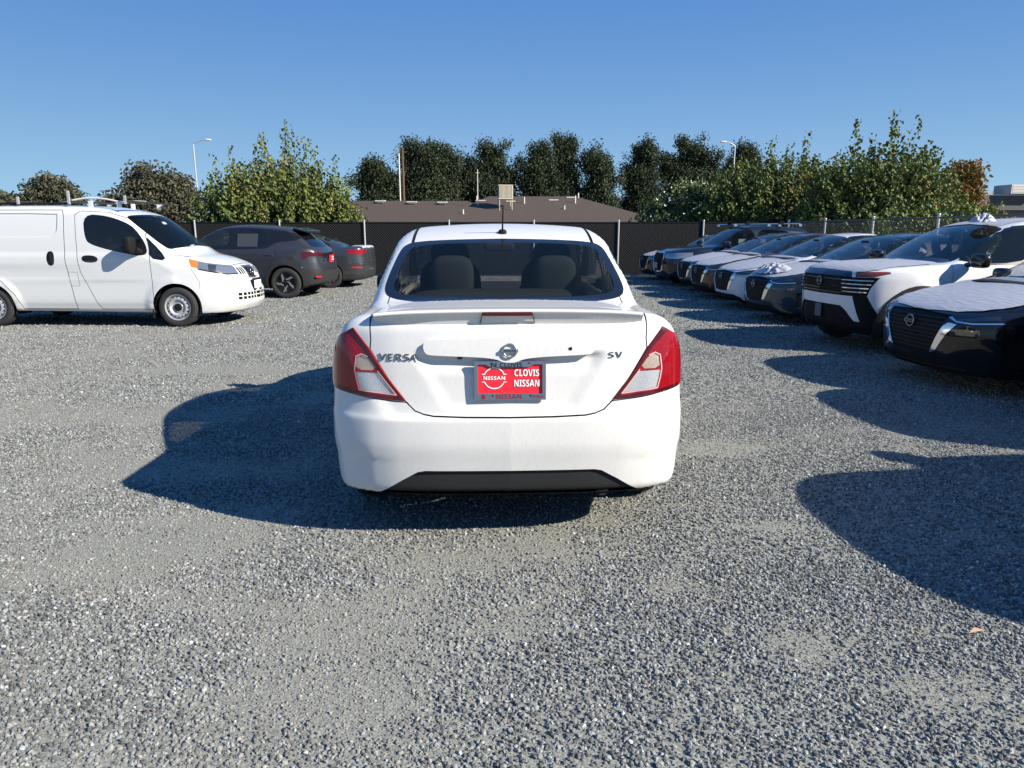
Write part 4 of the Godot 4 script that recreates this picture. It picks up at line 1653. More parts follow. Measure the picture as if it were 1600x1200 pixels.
	for i in xs.size() - 1:
		for j in 9:
			var q := []
			var nn := []
			for c in [[i, j], [i + 1, j], [i + 1, j + 1], [i, j + 1]]:
				var s: Vector2 = prof[c[0]][c[1]]
				q.append(Vector3(xs[c[0]], s.y, s.x))
				var t: Vector2 = (prof[c[0]][mini(c[1] + 1, 9)] - prof[c[0]][maxi(c[1] - 1, 0)] as Vector2).normalized()
				nn.append(Vector3(0, t.x, -t.y))
			push(bP, bN, q[0], q[1], q[2], nn[0], nn[1], nn[2])
			push(bP, bN, q[0], q[2], q[3], nn[0], nn[2], nn[3])
	for s in [0, xs.size() - 1]:
		for j in range(1, 9):
			var n := Vector3(signf(xs[s]), 0, 0)
			push(bP, bN, Vector3(xs[s], prof[s][0].y, prof[s][0].x), Vector3(xs[s], prof[s][j].y, prof[s][j].x), Vector3(xs[s], prof[s][j + 1].y, prof[s][j + 1].x), n, n, n)
	var sp := part("spoiler", done(), wp, o)
	start()
	blob(Vector3(-0.01, 1.104, 2.161), Vector3(0.228, 0.018, 0.02), 0.2)
	part("high_brake_lamp", done(), M.dark_red_lens, sp)
	for sx in [-0.128, 0.108]:
		start()
		box(Vector3(sx, 1.078, 2.150), Vector3(0.003, 0.046, 0.006), Basis(Vector3.RIGHT, 0.62) * Basis(Vector3.BACK, 0.2 * signf(sx)))
		part("lamp_cover_seam", done(), M.gap_black, sp)
	# badges
	var stick := func(x: float, y: float, lift: float, gy := -1.0) -> Array:
		var p := b.from_end(x, y, 1.0)
		var g := b.grad(p if gy < 0.0 else b.from_end(x, gy, 1.0))
		return [p + g * lift, Vector3(-atan2(g.y, Vector2(g.x, g.z).length()), atan2(g.x, g.z), 0)]
	for q in [["VERSA", -0.572, 0.0362, 0.030, 0.908], ["SV", 0.462, 0.036, 0.026, 0.914]]:
		for i in (q[0] as String).length():
			var x: float = q[1] + q[2] * i
			var v: Array = stick.call(x, q[4], 0.003, 0.99)
			var t := part("badge_letter", words((q[0] as String)[i], q[3], 0.004, false), M.letter_grey, o, v[0], v[1])
			t.scale = Vector3(1.5, 1, 1)
	var v3: Array = stick.call(0.0, 0.938, 0.024, 0.99)
	emblem(o, v3[0], v3[1], 0.069, M.badge_chrome)
	var v4: Array = stick.call(0.272, 0.945, 0.0175, 0.99)
	start()
	lathe([0.0, 0.008, 0.002, 0.008, 0.0021, 0.0005], 16)
	part("lock_button", done(), M.black_gloss, o, v4[0], v4[1] + Vector3(0, -PI / 2, 0))
	b.recess = 1.0
	var v5: Array = stick.call(-0.225, 0.905, 0.004)
	start()
	blob(Vector3.ZERO, Vector3(0.022, 0.012, 0.012), 0.3)
	part("plate_lamp", done(), M.black_gloss, o, v5[0])
	# dealer plate in its frame
	var pz := b.from_end(0.0, 0.80, 1.0).z
	start()
	box(Vector3(0, 0, 0), Vector3(0.30, 0.145, 0.003))
	var pl := part("dealer_plate", done(), M.plate_red, o, Vector3(0.0, 0.806, pz + 0.010), Vector3(-0.07, 0, 0))
	start()
	var hw := 0.162
	var hh := 0.0875
	var outer := soft(poly([-hw, -hh, -hw + 0.008, -hh, hw - 0.008, -hh, hw, -hh, hw, -hh + 0.008, hw, hh - 0.008, hw, hh, hw - 0.008, hh, -hw + 0.008, hh, -hw, hh, -hw, hh - 0.008, -hw, -hh + 0.008]), 1)
	plate(poly([-hw + 0.002, -hh, -hw + 0.018, -hh, -hw + 0.018, hh, -hw + 0.002, hh]), 0.0, 0.010)
	plate(poly([hw - 0.016, -hh, hw, -hh, hw, hh, hw - 0.016, hh]), 0.0, 0.010)
	plate(poly([-hw + 0.018, -hh, hw - 0.016, -hh, hw - 0.016, -hh + 0.029, -hw + 0.018, -hh + 0.029]), 0.0, 0.010)
	plate(poly([-hw + 0.018, hh, -hw + 0.018, hh - 0.014, -0.11, hh - 0.014, -0.085, hh - 0.026, 0.085, hh - 0.026, 0.11, hh - 0.014, hw - 0.016, hh - 0.014, hw - 0.016, hh]), 0.0, 0.010)
	part("frame", done(), M.frame_chrome, pl)
	var put := func(t: String, x: float, y: float, h: float, wide: float, m: Material, z: float) -> void:
		var e := part("plate_lettering", words(t, h, 0.002), m, pl, Vector3(x, y, z))
		e.scale = Vector3(wide, 1, 1)
	put.call("CLOVIS", 0.076, 0.034, 0.030, 0.80, M.print_white, 0.003)
	put.call("NISSAN", 0.076, -0.013, 0.030, 0.78, M.print_white, 0.003)
	put.call("NISSAN", -0.07, 0.011, 0.0155, 1.3, M.print_white, 0.003)
	put.call("CLOVIS", 0.005, 0.071, 0.0205, 1.05, M.black_gloss, 0.011)
	put.call("N", -0.073, 0.071, 0.0205, 1.5, M.black_gloss, 0.011)
	put.call("NISSAN", -0.005, -0.072, 0.0205, 1.15, M.print_dark_red, 0.011)
	put.call("UTHMA", 0.122, -0.073, 0.011, 1.0, M.print_dark_red, 0.011)
	for r in [1.0, -1.0]:
		start()
		plate(arc(-0.07, 0.011, 0.047, 0.0045, 24 if r > 0 else 204, 156 if r > 0 else 336), 0.002, 0.0035)
		for s in [1.0, -1.0]:
			plate(poly([-0.07 + s * 0.041, 0.011 + r * 0.019, -0.07 + s * 0.055, 0.011 + r * 0.019, -0.07 + s * 0.055, 0.011 + r * 0.0155, -0.07 + s * 0.041, 0.011 + r * 0.0155]), 0.002, 0.0035)
		part("logo_arc", done(), M.print_white, pl)
	start()
	plate(poly([-0.125, -0.083, -0.112, -0.083, -0.11, -0.063, -0.128, -0.063]), 0.01, 0.0125)
	part("small_mark", done(), M.print_dark_red, pl)
	for q in [[-0.078, -0.068], [0.092, -0.068], [0.087, 0.079]]:
		start()
		blob(Vector3(q[0], q[1], 0.011), Vector3(0.008, 0.008, 0.004), 0.9, Basis.IDENTITY, 10, 6)
		part("screw", done(), M.black_gloss, pl)
	# antenna
	var ay := b.hit(Vector3(0, 1.2, 0.72), Vector3.UP).y - 0.012
	start()
	blob(Vector3(0, 0.012, 0), Vector3(0.055, 0.045, 0.075), 0.8)
	var an := part("antenna_base", done(), M.black_plastic, o, Vector3(0.0, ay, 0.72))
	start()
	bar(Vector3(0, 0.02, 0), Vector3(0.002, 0.175, 0.11), 0.006, 0.0035, 8)
	part("antenna_mast", done(), M.black_plastic, an)
	# mirrors
	for s in [1.0, -1.0]:
		start()
		blob(Vector3(s * 0.92, 1.045, -0.72), Vector3(0.2, 0.15, 0.11), 0.55)
		bar(Vector3(s * 0.78, 1.0, -0.72), Vector3(s * 0.87, 1.02, -0.72), 0.03, 0.03, 8)
		part("wing_mirror", done(), M.black_plastic, o)
	start()
	bar(Vector3(0.44, 0.268, 1.7), Vector3(0.44, 0.262, 2.135), 0.028, 0.028, 18)
	part("exhaust_pipe", done(), M.gap_black, o)
	start()
	for z in [1.2]:
		box(Vector3(0, 0.3, z), Vector3(1.0, 0.16, 1.0))
	part("underbody", done(), M.gap_black, o)
	wheels(o, -1.35, 1.42, 0.735, 0.305, 0.19, "plain")
	# interior
	cabin(o, -0.95, 0.98, -0.05, 1.4, 0.76, M.seat_dark)
	start()
	blob(Vector3(0, 0.55, 0.6), Vector3(1.3, 0.24, 0.55), 0.4)
	blob(Vector3(0, 0.84, 0.95), Vector3(1.32, 0.56, 0.2), 0.4, Basis(Vector3.RIGHT, 0.2))
	part("rear_seat", done(), M.seat_cloth, o)
	for s in [-0.315, 0.315]:
		start()
		blob(Vector3(s, 1.185, 0.90), Vector3(0.27, 0.27, 0.13), 0.6, Basis(Vector3.RIGHT, 0.1))
		part("rear_headrest", done(), M.seat_cloth, o)
	for s in [-0.36, 0.36]:
		start()
		blob(Vector3(s, 1.02, 0.2), Vector3(0.44, 0.5, 0.17), 0.55)
		blob(Vector3(s, 1.29, 0.2), Vector3(0.27, 0.21, 0.12), 0.65)
		part("front_seat_back", done(), M.seat_dark, o)
	start()
	box(Vector3(0, 1.05, 1.27), Vector3(1.28, 0.02, 0.42))
	part("parcel_shelf", done(), M.black_trim, o)
	start()
	blob(Vector3(0.0, 1.345, -0.42), Vector3(0.24, 0.065, 0.04), 0.4)
	part("interior_mirror", done(), M.black_trim, o)
	return o


# ---------------------------------------------------------------- the cargo van
func make_van() -> Node3D:
	var b := Body.new()
	b.kind = "van"
	b.W = Tab.new([-2.45, 0.72, -2.1, 0.82, -1.7, 0.86, -1.3, 0.868, 2.0, 0.868, 2.35, 0.85])
	b.SY = Tab.new([0.15, -0.08, 0.25, -0.03, 0.33, -0.008, 0.5, 0, 1.0, 0, 1.2, -0.02])
	b.ZR = Tab.new([0.15, 2.25, 0.35, 2.33, 1.3, 2.33])
	b.CR = Tab.new([0, 0, 0.6, 0.02, 0.75, 0.06, 0.83, 0.15, 0.87, 0.35])
	b.ZF = Tab.new([0.15, -2.22, 0.25, -2.33, 0.38, -2.40, 0.52, -2.40, 0.62, -2.36, 0.8, -2.31, 0.92, -2.22, 1.02, -2.02, 1.1, -1.8])
	b.CF = Tab.new([0, 0, 0.3, 0.03, 0.5, 0.10, 0.65, 0.20, 0.75, 0.33, 0.82, 0.52, 0.87, 0.85])
	b.DK = Tab.new([-2.4, 0.86, -2.25, 0.95, -2.0, 1.03, -1.6, 1.12, -1.3, 1.17, -1.0, 1.2, 2.3, 1.2])
	b.BT = Tab.new([-2.4, 0.2, -1.9, 0.2, 0, 0.22, 2.0, 0.24, 2.35, 0.3])
	b.RF = Tab.new([-1.0, 1.72, -0.8, 1.77, -0.5, 1.825, 0, 1.865, 0.7, 1.88, 1.6, 1.87, 2.3, 1.83])
	b.WC = Tab.new([0.9, 0.865, 1.05, 0.862, 1.2, 0.85, 1.4, 0.825, 1.6, 0.79, 1.75, 0.755, 1.88, 0.70])
	b.TC = Tab.new([-1.6, 0.10, -1.2, 0.03, -0.8, 0.01, 0, 0, 2.3, 0.02])
	b.WR = Tab.new([1.0, 2.33, 1.5, 2.30, 1.9, 2.22])
	b.WF = Tab.new([1.0, -1.75, 1.15, -1.55, 1.3, -1.33, 1.5, -1.06, 1.7, -0.77, 1.8, -0.52, 1.9, -0.1])
	b.crown = 0.1
	b.roof_crown = 0.06
	b.cwr = 0.06
	b.cwf = 0.30
	b.slope_r = 0.95
	b.kr = 0.10
	b.ku = 0.05
	b.flare = 0.02
	b.arches = [Vector3(-1.435, 0.31, 0.372), Vector3(1.49, 0.31, 0.372)]
	var S := skin(b, -1.5, 1.6, 0.95, 34, 60, 12, 72)
	var o := thing("cargo_van", Vector3(-6.62, 0, -11.95), -PI / 2 - deg_to_rad(1.5), "white panel van with roof bars parked at the left edge", "van")
	for a in b.arches:
		cut(S, "side", circle(a.x, a.y, a.z, 44), -9.0)
	var wind := cut(S, "front", soft_half(poly([0, 1.24, 0.55, 1.215, 0.70, 1.195, 0.742, 1.22, 0.69, 1.6, 0.655, 1.69, 0.5, 1.72, 0, 1.735]), 2), 0.1, false, Vector2(-2, 0))
	var pan := floor_of(S, b)
	var w1 := cut(S, "side", soft(poly([-0.055, 1.73, -0.435, 1.705, -0.755, 1.59, -0.905, 1.45, -1.03, 1.26, -1.03, 1.075, -0.495, 1.175, -0.175, 1.265, -0.08, 1.35]), 2), 0.3)
	var w2 := cut(S, "side", soft(poly([-0.985, 1.42, -1.235, 1.18, -1.33, 1.02, -1.06, 1.065, -1.055, 1.28]), 1), 0.3)
	var lm_a := cut(S, "side", poly([-1.62, 1.05, -1.76, 1.014, -1.78, 0.91, -1.69, 0.935]), 0.02)
	var lm_b := cut(S, "side", poly([-1.76, 1.014, -1.85, 0.99, -2.42, 0.885, -2.42, 0.80, -2.15, 0.80, -1.78, 0.89]), 0.02, false, Vector2(0.40, 2))
	var grl := cut(S, "front", poly([0, 0.90, 0.155, 0.90, 0.135, 0.755, 0, 0.745]), 0.1)
	var frame := cut(S, "front", poly([0, 0.925, 0.19, 0.925, 0.16, 0.73, 0, 0.72]), 0.1)
	var slots := []
	for k in 3:
		slots.append(cut(S, "front", poly([0.215 + 0.06 * k, 0.905, 0.255 + 0.06 * k, 0.90, 0.25 + 0.06 * k, 0.80, 0.21 + 0.06 * k, 0.79]), 0.1))
	var intake := []
	for row in 2:
		for k in 6:
			var x0 := 0.012 + k * 0.092 if k > 0 else 0.0
			intake.append(cut(S, "front", poly([x0, 0.40 + 0.062 * row, 0.08 + k * 0.092, 0.405 + 0.062 * row, 0.08 + k * 0.092, 0.450 + 0.062 * row, x0, 0.446 + 0.062 * row]), 0.02))
	gap(S, "side", [-0.97, 1.48, -1.07, 1.24, -1.075, 1.05, -1.09, 0.5, -1.09, 0.28, -0.25, 0.28, -0.19, 0.36, 0.02, 0.85, 0.045, 1.01, 0.07, 1.72, -0.02, 1.775, -0.44, 1.755, -0.8, 1.635, -0.97, 1.48], 0.008, 0.2)
	gap(S, "side", [1.4, 1.79, 0.27, 1.79, 0.245, 1.70, 0.24, 1.01, 0.148, 0.28, 1.0, 0.28, 1.1, 0.5, 1.3, 0.72, 1.42, 0.78, 1.42, 1.7, 1.4, 1.79], 0.009, 0.2)
	gap(S, "side", [0.225, 0.855, 0.075, 0.85, 0.06, 0.64, 0.20, 0.64], 0.005, 0.2)
	gap(S, "side", [-1.62, 1.075, -1.45, 1.105, -1.33, 1.10], 0.006, 0.0)
	gap(S, "side", [-1.68, 0.915, -1.80, 0.70, -1.80, 0.6], 0.005, 0.1)
	gap(S, "front", [0.0, 0.955, 0.3, 0.945, 0.5, 0.935], 0.006, 0.02)
	var pressed := cut(S, "side", soft(poly([2.1, 1.74, 0.345, 1.74, 0.34, 1.70, 0.345, 1.52, 0.36, 1.46, 0.42, 1.40, 0.5, 1.375, 2.1, 1.375]), 1), 0.3)
	var cup1 := cut(S, "side", soft(poly([0.53, 1.17, 0.41, 1.17, 0.41, 0.95, 0.53, 0.95]), 2), 0.3)
	var cup2 := cut(S, "side", soft(poly([-0.02, 1.115, -0.27, 1.10, -0.27, 0.995, -0.02, 1.0]), 2), 0.3)
	var door := cut(S, "side", poly([-1.075, 1.05, -1.09, 0.28, -0.25, 0.28, -0.19, 0.36, 0.02, 0.85, 0.045, 1.01, 0.07, 1.72, -0.02, 1.775, -0.44, 1.755, -0.8, 1.635, -0.97, 1.48, -1.07, 1.24]), 0.2)
	var slide := join([cut(S, "side", poly([1.4, 1.79, 0.27, 1.79, 0.245, 1.70, 0.24, 1.01, 0.148, 0.28, 1.0, 0.28, 1.1, 0.5, 1.3, 0.72, 1.42, 0.78, 1.42, 1.7]), 0.2)])
	var wp: Material = M.van_white
	part("floor_pan", shell(pan), M.black_plastic, o)
	part("body_shell", shell(S), wp, o)
	part("panel_gaps", shell(S.gaps, -0.010), M.gap_black, o)
	part("interior_lining", shell(lining([S, door]), -0.022), M.black_trim, o)
	part("windscreen", shell(wind, -0.002), M.tint_glass, o)
	pair("side_window", w1, M.privacy_glass, o, -0.004)
	pair("quarter_window", w2, M.privacy_glass, o, -0.004)
	pair("front_door", door, wp, o)
	pair("sliding_door", slide, wp, o)
	pair("pressed_panel", pressed, wp, o, -0.012, true, 0.0)
	pair("handle_cup", cup1, M.black_gloss, o, -0.012, true, 0.0)
	pair("handle_cup", cup2, M.black_gloss, o, -0.012, true, 0.0)
	var hl := pair("headlamp", lm_b, M.lamp_inner, o, 0.003, true, 0.002)
	var dim := cut(lm_b, "side", poly([-1.9, 0.965, -2.0, 0.945, -2.02, 0.85, -1.93, 0.868]), 0.0, true)
	var rim := cut(lm_b, "side", poly([-1.8, 0.90, -2.15, 0.815, -2.42, 0.815, -2.42, 0.80, -2.15, 0.795, -1.8, 0.88]), 0.0, true)
	for k in 2:
		part("reflector_bowl", shell(dim, 0.005, ["right", "left"][k]), M.lamp_dim, hl[k])
		part("lamp_rim", shell(rim, 0.005, ["right", "left"][k]), M.black_gloss, hl[k])
	for k in 2:
		part("turn_lens", shell(lm_a, 0.003, ["right", "left"][k]), M.amber_lens, hl[k])
	part("grille", shell(grl, -0.012, "both", true), M.black_plastic, o)
	part("grille_frame", shell(frame, 0.004, "both", true, 0.003), M.dark_chrome, o)
	for sl in slots:
		pair("side_grille_slot", sl, M.black_plastic, o, -0.02, true)
	stuff(part("lower_grille", shell(join(intake), -0.03, "both", true), M.black_plastic, o))
	var gp := b.from_end(0, 0.83, -1.0)
	start()
	for k in 4:
		start()
		box(Vector3(0, 0.775 + k * 0.032, gp.z + 0.004), Vector3(0.26, 0.008, 0.012))
		part("grille_bar", done(), M.dark_chrome, o)
	emblem(o, gp + Vector3(0, 0, -0.012), Vector3(0, PI, 0), 0.12, M.chrome)
	var np := b.from_end(0, 0.60, -1.0)
	start()
	box(np + Vector3(0, 0.02, -0.012), Vector3(0.34, 0.2, 0.02))
	var plt := part("plate_frame", done(), M.black_plastic, o)
	start()
	box(np + Vector3(0, 0.02, -0.024), Vector3(0.28, 0.13, 0.006))
	part("plate", done(), M.print_white, plt)
	# handles
	start()
	blob(Vector3(0.862, 1.06, 0.475), Vector3(0.03, 0.17, 0.035), 0.4)
	part("sliding_door_handle", done(), M.black_plastic, o)
	start()
	blob(Vector3(0.862, 1.06, -0.14), Vector3(0.03, 0.035, 0.19), 0.4)
	part("door_handle", done(), M.black_plastic, o)
	for s in [1.0, -1.0]:
		start()
		blob(Vector3(s * 1.0, 1.27, -0.86), Vector3(0.2, 0.25, 0.13), 0.5)
		bar(Vector3(s * 0.84, 1.16, -0.93), Vector3(s * 0.94, 1.2, -0.9), 0.05, 0.05, 8)
		part("wing_mirror", done(), M.black_plastic, o)
		start()
		plate(poly([0, 0.12, 0.2, 0.14, 0.2, 0.42, 0, 0.42]), 0.0, 0.012)
		part("mud_flap", done(), M.black_plastic, o, Vector3(s * 0.76 - 0.1, 0.0, -1.05))
		# roof bars
		start()
		var prev := Vector3(s * 0.60, 1.90, -0.62)
		for i in 10:
			var t := (i + 1) / 10.0
			var nx := Vector3(s * 0.60, 1.90 + 0.075 * sin(t * PI) , lerpf(-0.62, 0.35, t))
			bar(prev, nx, 0.014, 0.014, 6)
			prev = nx
		for z in [-0.55, -0.1, 0.3]:
			box(Vector3(s * 0.60, 1.88, z), Vector3(0.03, 0.1, 0.06))
		part("roof_rail", done(), wp, o)
		start()
		box(Vector3(s * 0.62, 1.89, 0.9), Vector3(0.03, 0.03, 1.3))
		part("side_rail", done(), M.black_plastic, o)
	for z in [-0.68, 0.2, 1.15]:
		start()
		box(Vector3(0, 1.925, z), Vector3(1.3, 0.03, 0.045))
		part("cross_bar", done(), M.grey_plastic, o)
	for q in [[-0.68, 0.13], [0.2, 0.2], [1.0, 0.11]]:
		start()
		box(Vector3(0.66, 1.88 + q[1] / 2, q[0]), Vector3(0.03, q[1], 0.03))
		part("bar_stop", done(), M.wheel_steel, o)
	start()
	box(Vector3(0, 0.3, 0), Vector3(1.3, 0.14, 4.0))
	part("underbody", done(), M.gap_black, o)
	wheels(o, -1.435, 1.49, 0.775, 0.31, 0.185, "steel")
	cabin(o, -1.02, 1.06, -0.3, 0.4, 0.8, M.seat_dark, 0.45)
	start()
	box(Vector3(0, 1.0, 0.25), Vector3(1.5, 1.4, 0.03))
	part("bulkhead", done(), M.black_trim, o)
	start()
	box(Vector3(0.02, 1.6, -0.93), Vector3(0.09, 0.05, 0.01), Basis(Vector3.RIGHT, 0.9))
	part("window_sticker", done(), M.paper, o)
	start()
	box(Vector3(0.35, 1.24, -1.5), Vector3(0.1, 0.004, 0.07), Basis(Vector3.RIGHT, 0.6))
	part("window_sticker", done(), M.paper, o)
	return o


# ---------------------------------------------------------------- saloon with hood film, front and rear in view
func make_sedan() -> Dictionary:
	var b := Body.new()
	b.W = Tab.new([-2.4, 0.80, -2.0, 0.865, -1.4, 0.905, 0, 0.895, 1.3, 0.905, 1.9, 0.875, 2.35, 0.82])
	b.SY = Tab.new([0.15, -0.07, 0.3, -0.025, 0.5, 0, 0.72, 0.0, 0.85, -0.018, 0.95, -0.055, 1.05, -0.11, 1.15, -0.18])
	b.ZR = Tab.new([0.15, 2.18, 0.35, 2.27, 0.6, 2.30, 0.8, 2.28, 1.0, 2.26, 1.09, 2.23, 1.2, 2.2])
	b.CR = Tab.new([0, 0, 0.3, 0.012, 0.5, 0.05, 0.65, 0.11, 0.75, 0.2, 0.82, 0.33, 0.87, 0.55, 0.92, 0.9])
	b.ZF = Tab.new([0.15, -2.18, 0.25, -2.27, 0.4, -2.31, 0.55, -2.32, 0.68, -2.30, 0.76, -2.24, 0.84, -2.1, 0.95, -1.7])
	b.CF = Tab.new([0, 0, 0.3, 0.018, 0.5, 0.07, 0.65, 0.155, 0.75, 0.26, 0.82, 0.40, 0.87, 0.60, 0.92, 0.95])
	b.DK = Tab.new([-2.35, 0.69, -2.15, 0.765, -1.85, 0.845, -1.4, 0.93, -1.0, 1.0, -0.6, 1.03, 0.9, 1.05, 1.5, 1.085, 2.0, 1.10, 2.35, 1.10])
	b.BT = Tab.new([-2.35, 0.18, 0, 0.16, 2.0, 0.2, 2.35, 0.26])
	b.RF = Tab.new([-0.7, 1.33, -0.3, 1.405, 0.1, 1.44, 0.5, 1.446, 0.9, 1.42, 1.3, 1.34])
	b.WC = Tab.new([0.9, 0.83, 1.0, 0.80, 1.1, 0.765, 1.2, 0.72, 1.3, 0.67, 1.4, 0.60, 1.46, 0.53])
	b.TC = Tab.new([-1.4, 0.12, -0.9, 0.03, -0.3, 0, 0.6, 0, 1.1, 0.03, 1.6, 0.1, 2.1, 0.2])
	b.WR = Tab.new([0.95, 1.95, 1.06, 1.75, 1.12, 1.6, 1.2, 1.36, 1.3, 1.05, 1.38, 0.75, 1.45, 0.4])
	b.WF = Tab.new([0.9, -1.28, 1.0, -1.10, 1.1, -0.89, 1.2, -0.67, 1.3, -0.43, 1.38, -0.2, 1.45, 0.15])
	b.crown = 0.05
	b.roof_crown = 0.09
	b.arches = [Vector3(-1.40, 0.33, 0.36), Vector3(1.31, 0.33, 0.36)]
	var S := skin(b, -1.5, 1.5, 0.6, 38, 42, 26, 60)
	var o := thing("saloon", Vector3.ZERO, 0, "", "car")
	for a in b.arches:
		cut(S, "side", circle(a.x, a.y, a.z, 36), -9.0)
	var wind := cut(S, "front", soft_half(poly([0, 1.01, 0.5, 1.0, 0.68, 0.985, 0.72, 1.02, 0.62, 1.32, 0.57, 1.37, 0, 1.40]), 2), 0.1, false, Vector2(-2, 0.3))
	var rearw := cut(S, "rear", soft_half(poly([0, 1.10, 0.5, 1.105, 0.62, 1.12, 0.62, 1.18, 0.54, 1.34, 0.48, 1.37, 0, 1.39]), 2), 0.1, false, Vector2(0.3, 9))
	var pan := floor_of(S, b)
	var w1 := cut(S, "side", soft(poly([-1.0, 0.985, -0.6, 1.2, -0.2, 1.335, 0.17, 1.37, 0.17, 0.99]), 2), 0.3)
	var w2 := cut(S, "side", soft(poly([0.25, 0.99, 0.25, 1.37, 0.6, 1.355, 0.95, 1.26, 1.25, 1.12, 1.2, 1.02]), 2), 0.3)
	var band := cut(S, "side", soft(poly([-1.08, 0.965, -0.62, 1.235, -0.2, 1.37, 0.25, 1.405, 0.62, 1.385, 1.0, 1.285, 1.38, 1.1, 1.25, 0.985]), 1), 0.3)
	# front
	var grl := cut(S, "front", poly([0, 0.735, 0.42, 0.72, 0.36, 0.56, 0.29, 0.40, 0.27, 0.36, 0, 0.345]), 0.02)
	var vee := cut(S, "front", poly([0.44, 0.655, 0.515, 0.645, 0.45, 0.56, 0.35, 0.395, 0.31, 0.368, 0.275, 0.36, 0.30, 0.405, 0.37, 0.56, 0.40, 0.62]), 0.0)
	var hl := join([cut(S, "front", poly([0.40, 0.70, 0.50, 0.722, 0.64, 0.755, 0.95, 0.80, 0.95, 0.70, 0.78, 0.665, 0.62, 0.648, 0.50, 0.655]), 0.02, false, Vector2(-9, -1.62))])
	var low := cut(S, "front", poly([0, 0.30, 0.45, 0.30, 0.60, 0.25, 0.60, 0.1, 0, 0.1]), -0.3, false, Vector2(-9, -1.8))
	var corner := cut(S, "front", poly([0.80, 0.52, 0.90, 0.55, 0.90, 0.28, 0.79, 0.30]), 0.02, false, Vector2(-9, -1.75))
	# rear
	var tl := cut(S, "rear", poly([0.46, 0.985, 0.64, 1.0, 0.95, 1.015, 0.95, 0.91, 0.74, 0.875, 0.62, 0.90]), 0.02, false, Vector2(1.78, 9))
	var dif := cut(S, "rear", poly([0, 0.46, 0.5, 0.45, 0.66, 0.36, 0.95, 0.33, 0.95, 0.1, 0, 0.1]), -0.3, false, Vector2(1.7, 9))
	var refl := cut(S, "rear", poly([0.70, 0.52, 0.86, 0.53, 0.86, 0.56, 0.71, 0.555]), 0.02, false, Vector2(1.9, 9))
	gap(S, "rear", [0.64, 1.15, 0.62, 0.99, 0.60, 0.9, 0.55, 0.72, 0.45, 0.66, -0.02, 0.65], 0.007, 0.05)
	gap(S, "side", [-0.98, 0.27, -1.0, 0.7, -0.98, 0.97], 0.006, 0.3)
	gap(S, "side", [0.21, 0.27, 0.21, 1.0], 0.006, 0.3)
	gap(S, "side", [0.9, 0.42, 1.05, 0.65, 1.28, 0.9, 1.28, 1.0], 0.006, 0.3)
	gap(S, "side", [-2.2, 0.78, -1.9, 0.845, -1.4, 0.92, -1.1, 0.965], 0.006, 0.1)
	var hood := cut(S, "top", poly([0, -2.24, 0.42, -2.17, 0.60, -2.07, 0.715, -1.9, 0.745, -1.5, 0.735, -1.16, 0.55, -1.08, 0, -1.05]), 0.2, false, Vector2(0.6, 1.1))
	var doors := [cut(S, "side", poly([-0.98, 0.27, -1.0, 0.7, -0.98, 0.97, 0.21, 0.99, 0.21, 0.27]), 0.3), cut(S, "side", poly([0.21, 0.27, 0.21, 1.0, 1.28, 1.0, 1.28, 0.9, 1.05, 0.65, 0.9, 0.42, 0.85, 0.27]), 0.3)]
	var wp: Material = M.black_paint
	part("floor_pan", shell(pan), M.black_plastic, o)
	part("body_shell", shell(S), wp, o)
	part("panel_gaps", shell(S.gaps, -0.008), M.gap_black, o)
	part("interior_lining", shell(lining([S, doors[0], doors[1], hood]), -0.022), M.grey_trim, o)
	part("hood", shell(hood, 0.001), wp, o)
	for d in doors:
		pair("door", d, wp, o)
	part("windscreen", shell(wind, -0.002), M.clear_glass, o)
	part("rear_window", shell(rearw, -0.002), M.privacy_glass, o)
	pair("side_window", w1, M.clear_glass, o, -0.003)
	pair("side_window", w2, M.tint_glass, o, -0.003)
	pair("window_border", band, M.black_gloss, o, 0.001)
	part("grille", shell(grl, -0.012, "both", true), M.black_plastic, o)
	var bars := []
	for k in 9:
		var y := 0.385 + k * 0.037
		bars.append(cut(grl, "front", poly([0, y, 0.47, y, 0.47, y + 0.009, 0, y + 0.009]), 0.0, true))
	for q in bars:
		part("grille_bar", shell(q, 0.002), M.grey_plastic, o)
	part("grille_trim", shell(vee, 0.008, "both", true, 0.004), M.chrome, o)
	var hls := pair("headlamp", hl, M.smoked_lamp, o, 0.003, true, 0.002)
	var bits := [[cut(hl, "front", poly([0.41, 0.70, 0.50, 0.664, 0.62, 0.657, 0.78, 0.675, 0.78, 0.684, 0.62, 0.667, 0.505, 0.674, 0.44, 0.705]), 0.0, true), M.chrome, "light_strip"], [cut(hl, "front", poly([0.835, 0.70, 0.95, 0.735, 0.95, 0.78, 0.86, 0.765]), 0.0, true), M.amber_lens, "turn_lens"], [cut(hl, "front", poly([0.49, 0.685, 0.60, 0.71, 0.74, 0.74, 0.76, 0.705, 0.62, 0.68, 0.50, 0.674]), 0.0, true), M.lamp_dim, "reflector_bowl"]]
	for q in bits:
		for k in 2:
			part(q[2], shell(q[0], 0.005, ["right", "left"][k]), q[1], hls[k])
	part("front_intake", shell(low, -0.01, "both", true), M.black_plastic, o)
	pair("air_curtain", corner, M.black_plastic, o, -0.015, true)
	var lip := cut(low, "front", poly([0, 0.235, 0.6, 0.235, 0.6, 0.25, 0, 0.25]), -0.3, true)
	part("front_lip", shell(lip, 0.006), M.grey_plastic, o)
	pair("tail_lamp", tl, M.red_lens, o, 0.006, true, 0.004)
	part("rear_diffuser", shell(dif, -0.008, "both", true), M.grey_plastic, o)
	pair("reflector", refl, M.reflector_red, o, 0.002)
	var ep := b.from_end(0, 0.625, -1.0)
	emblem(o, ep + Vector3(0, 0, -0.012), Vector3(0, PI, 0), 0.125, M.dark_chrome)
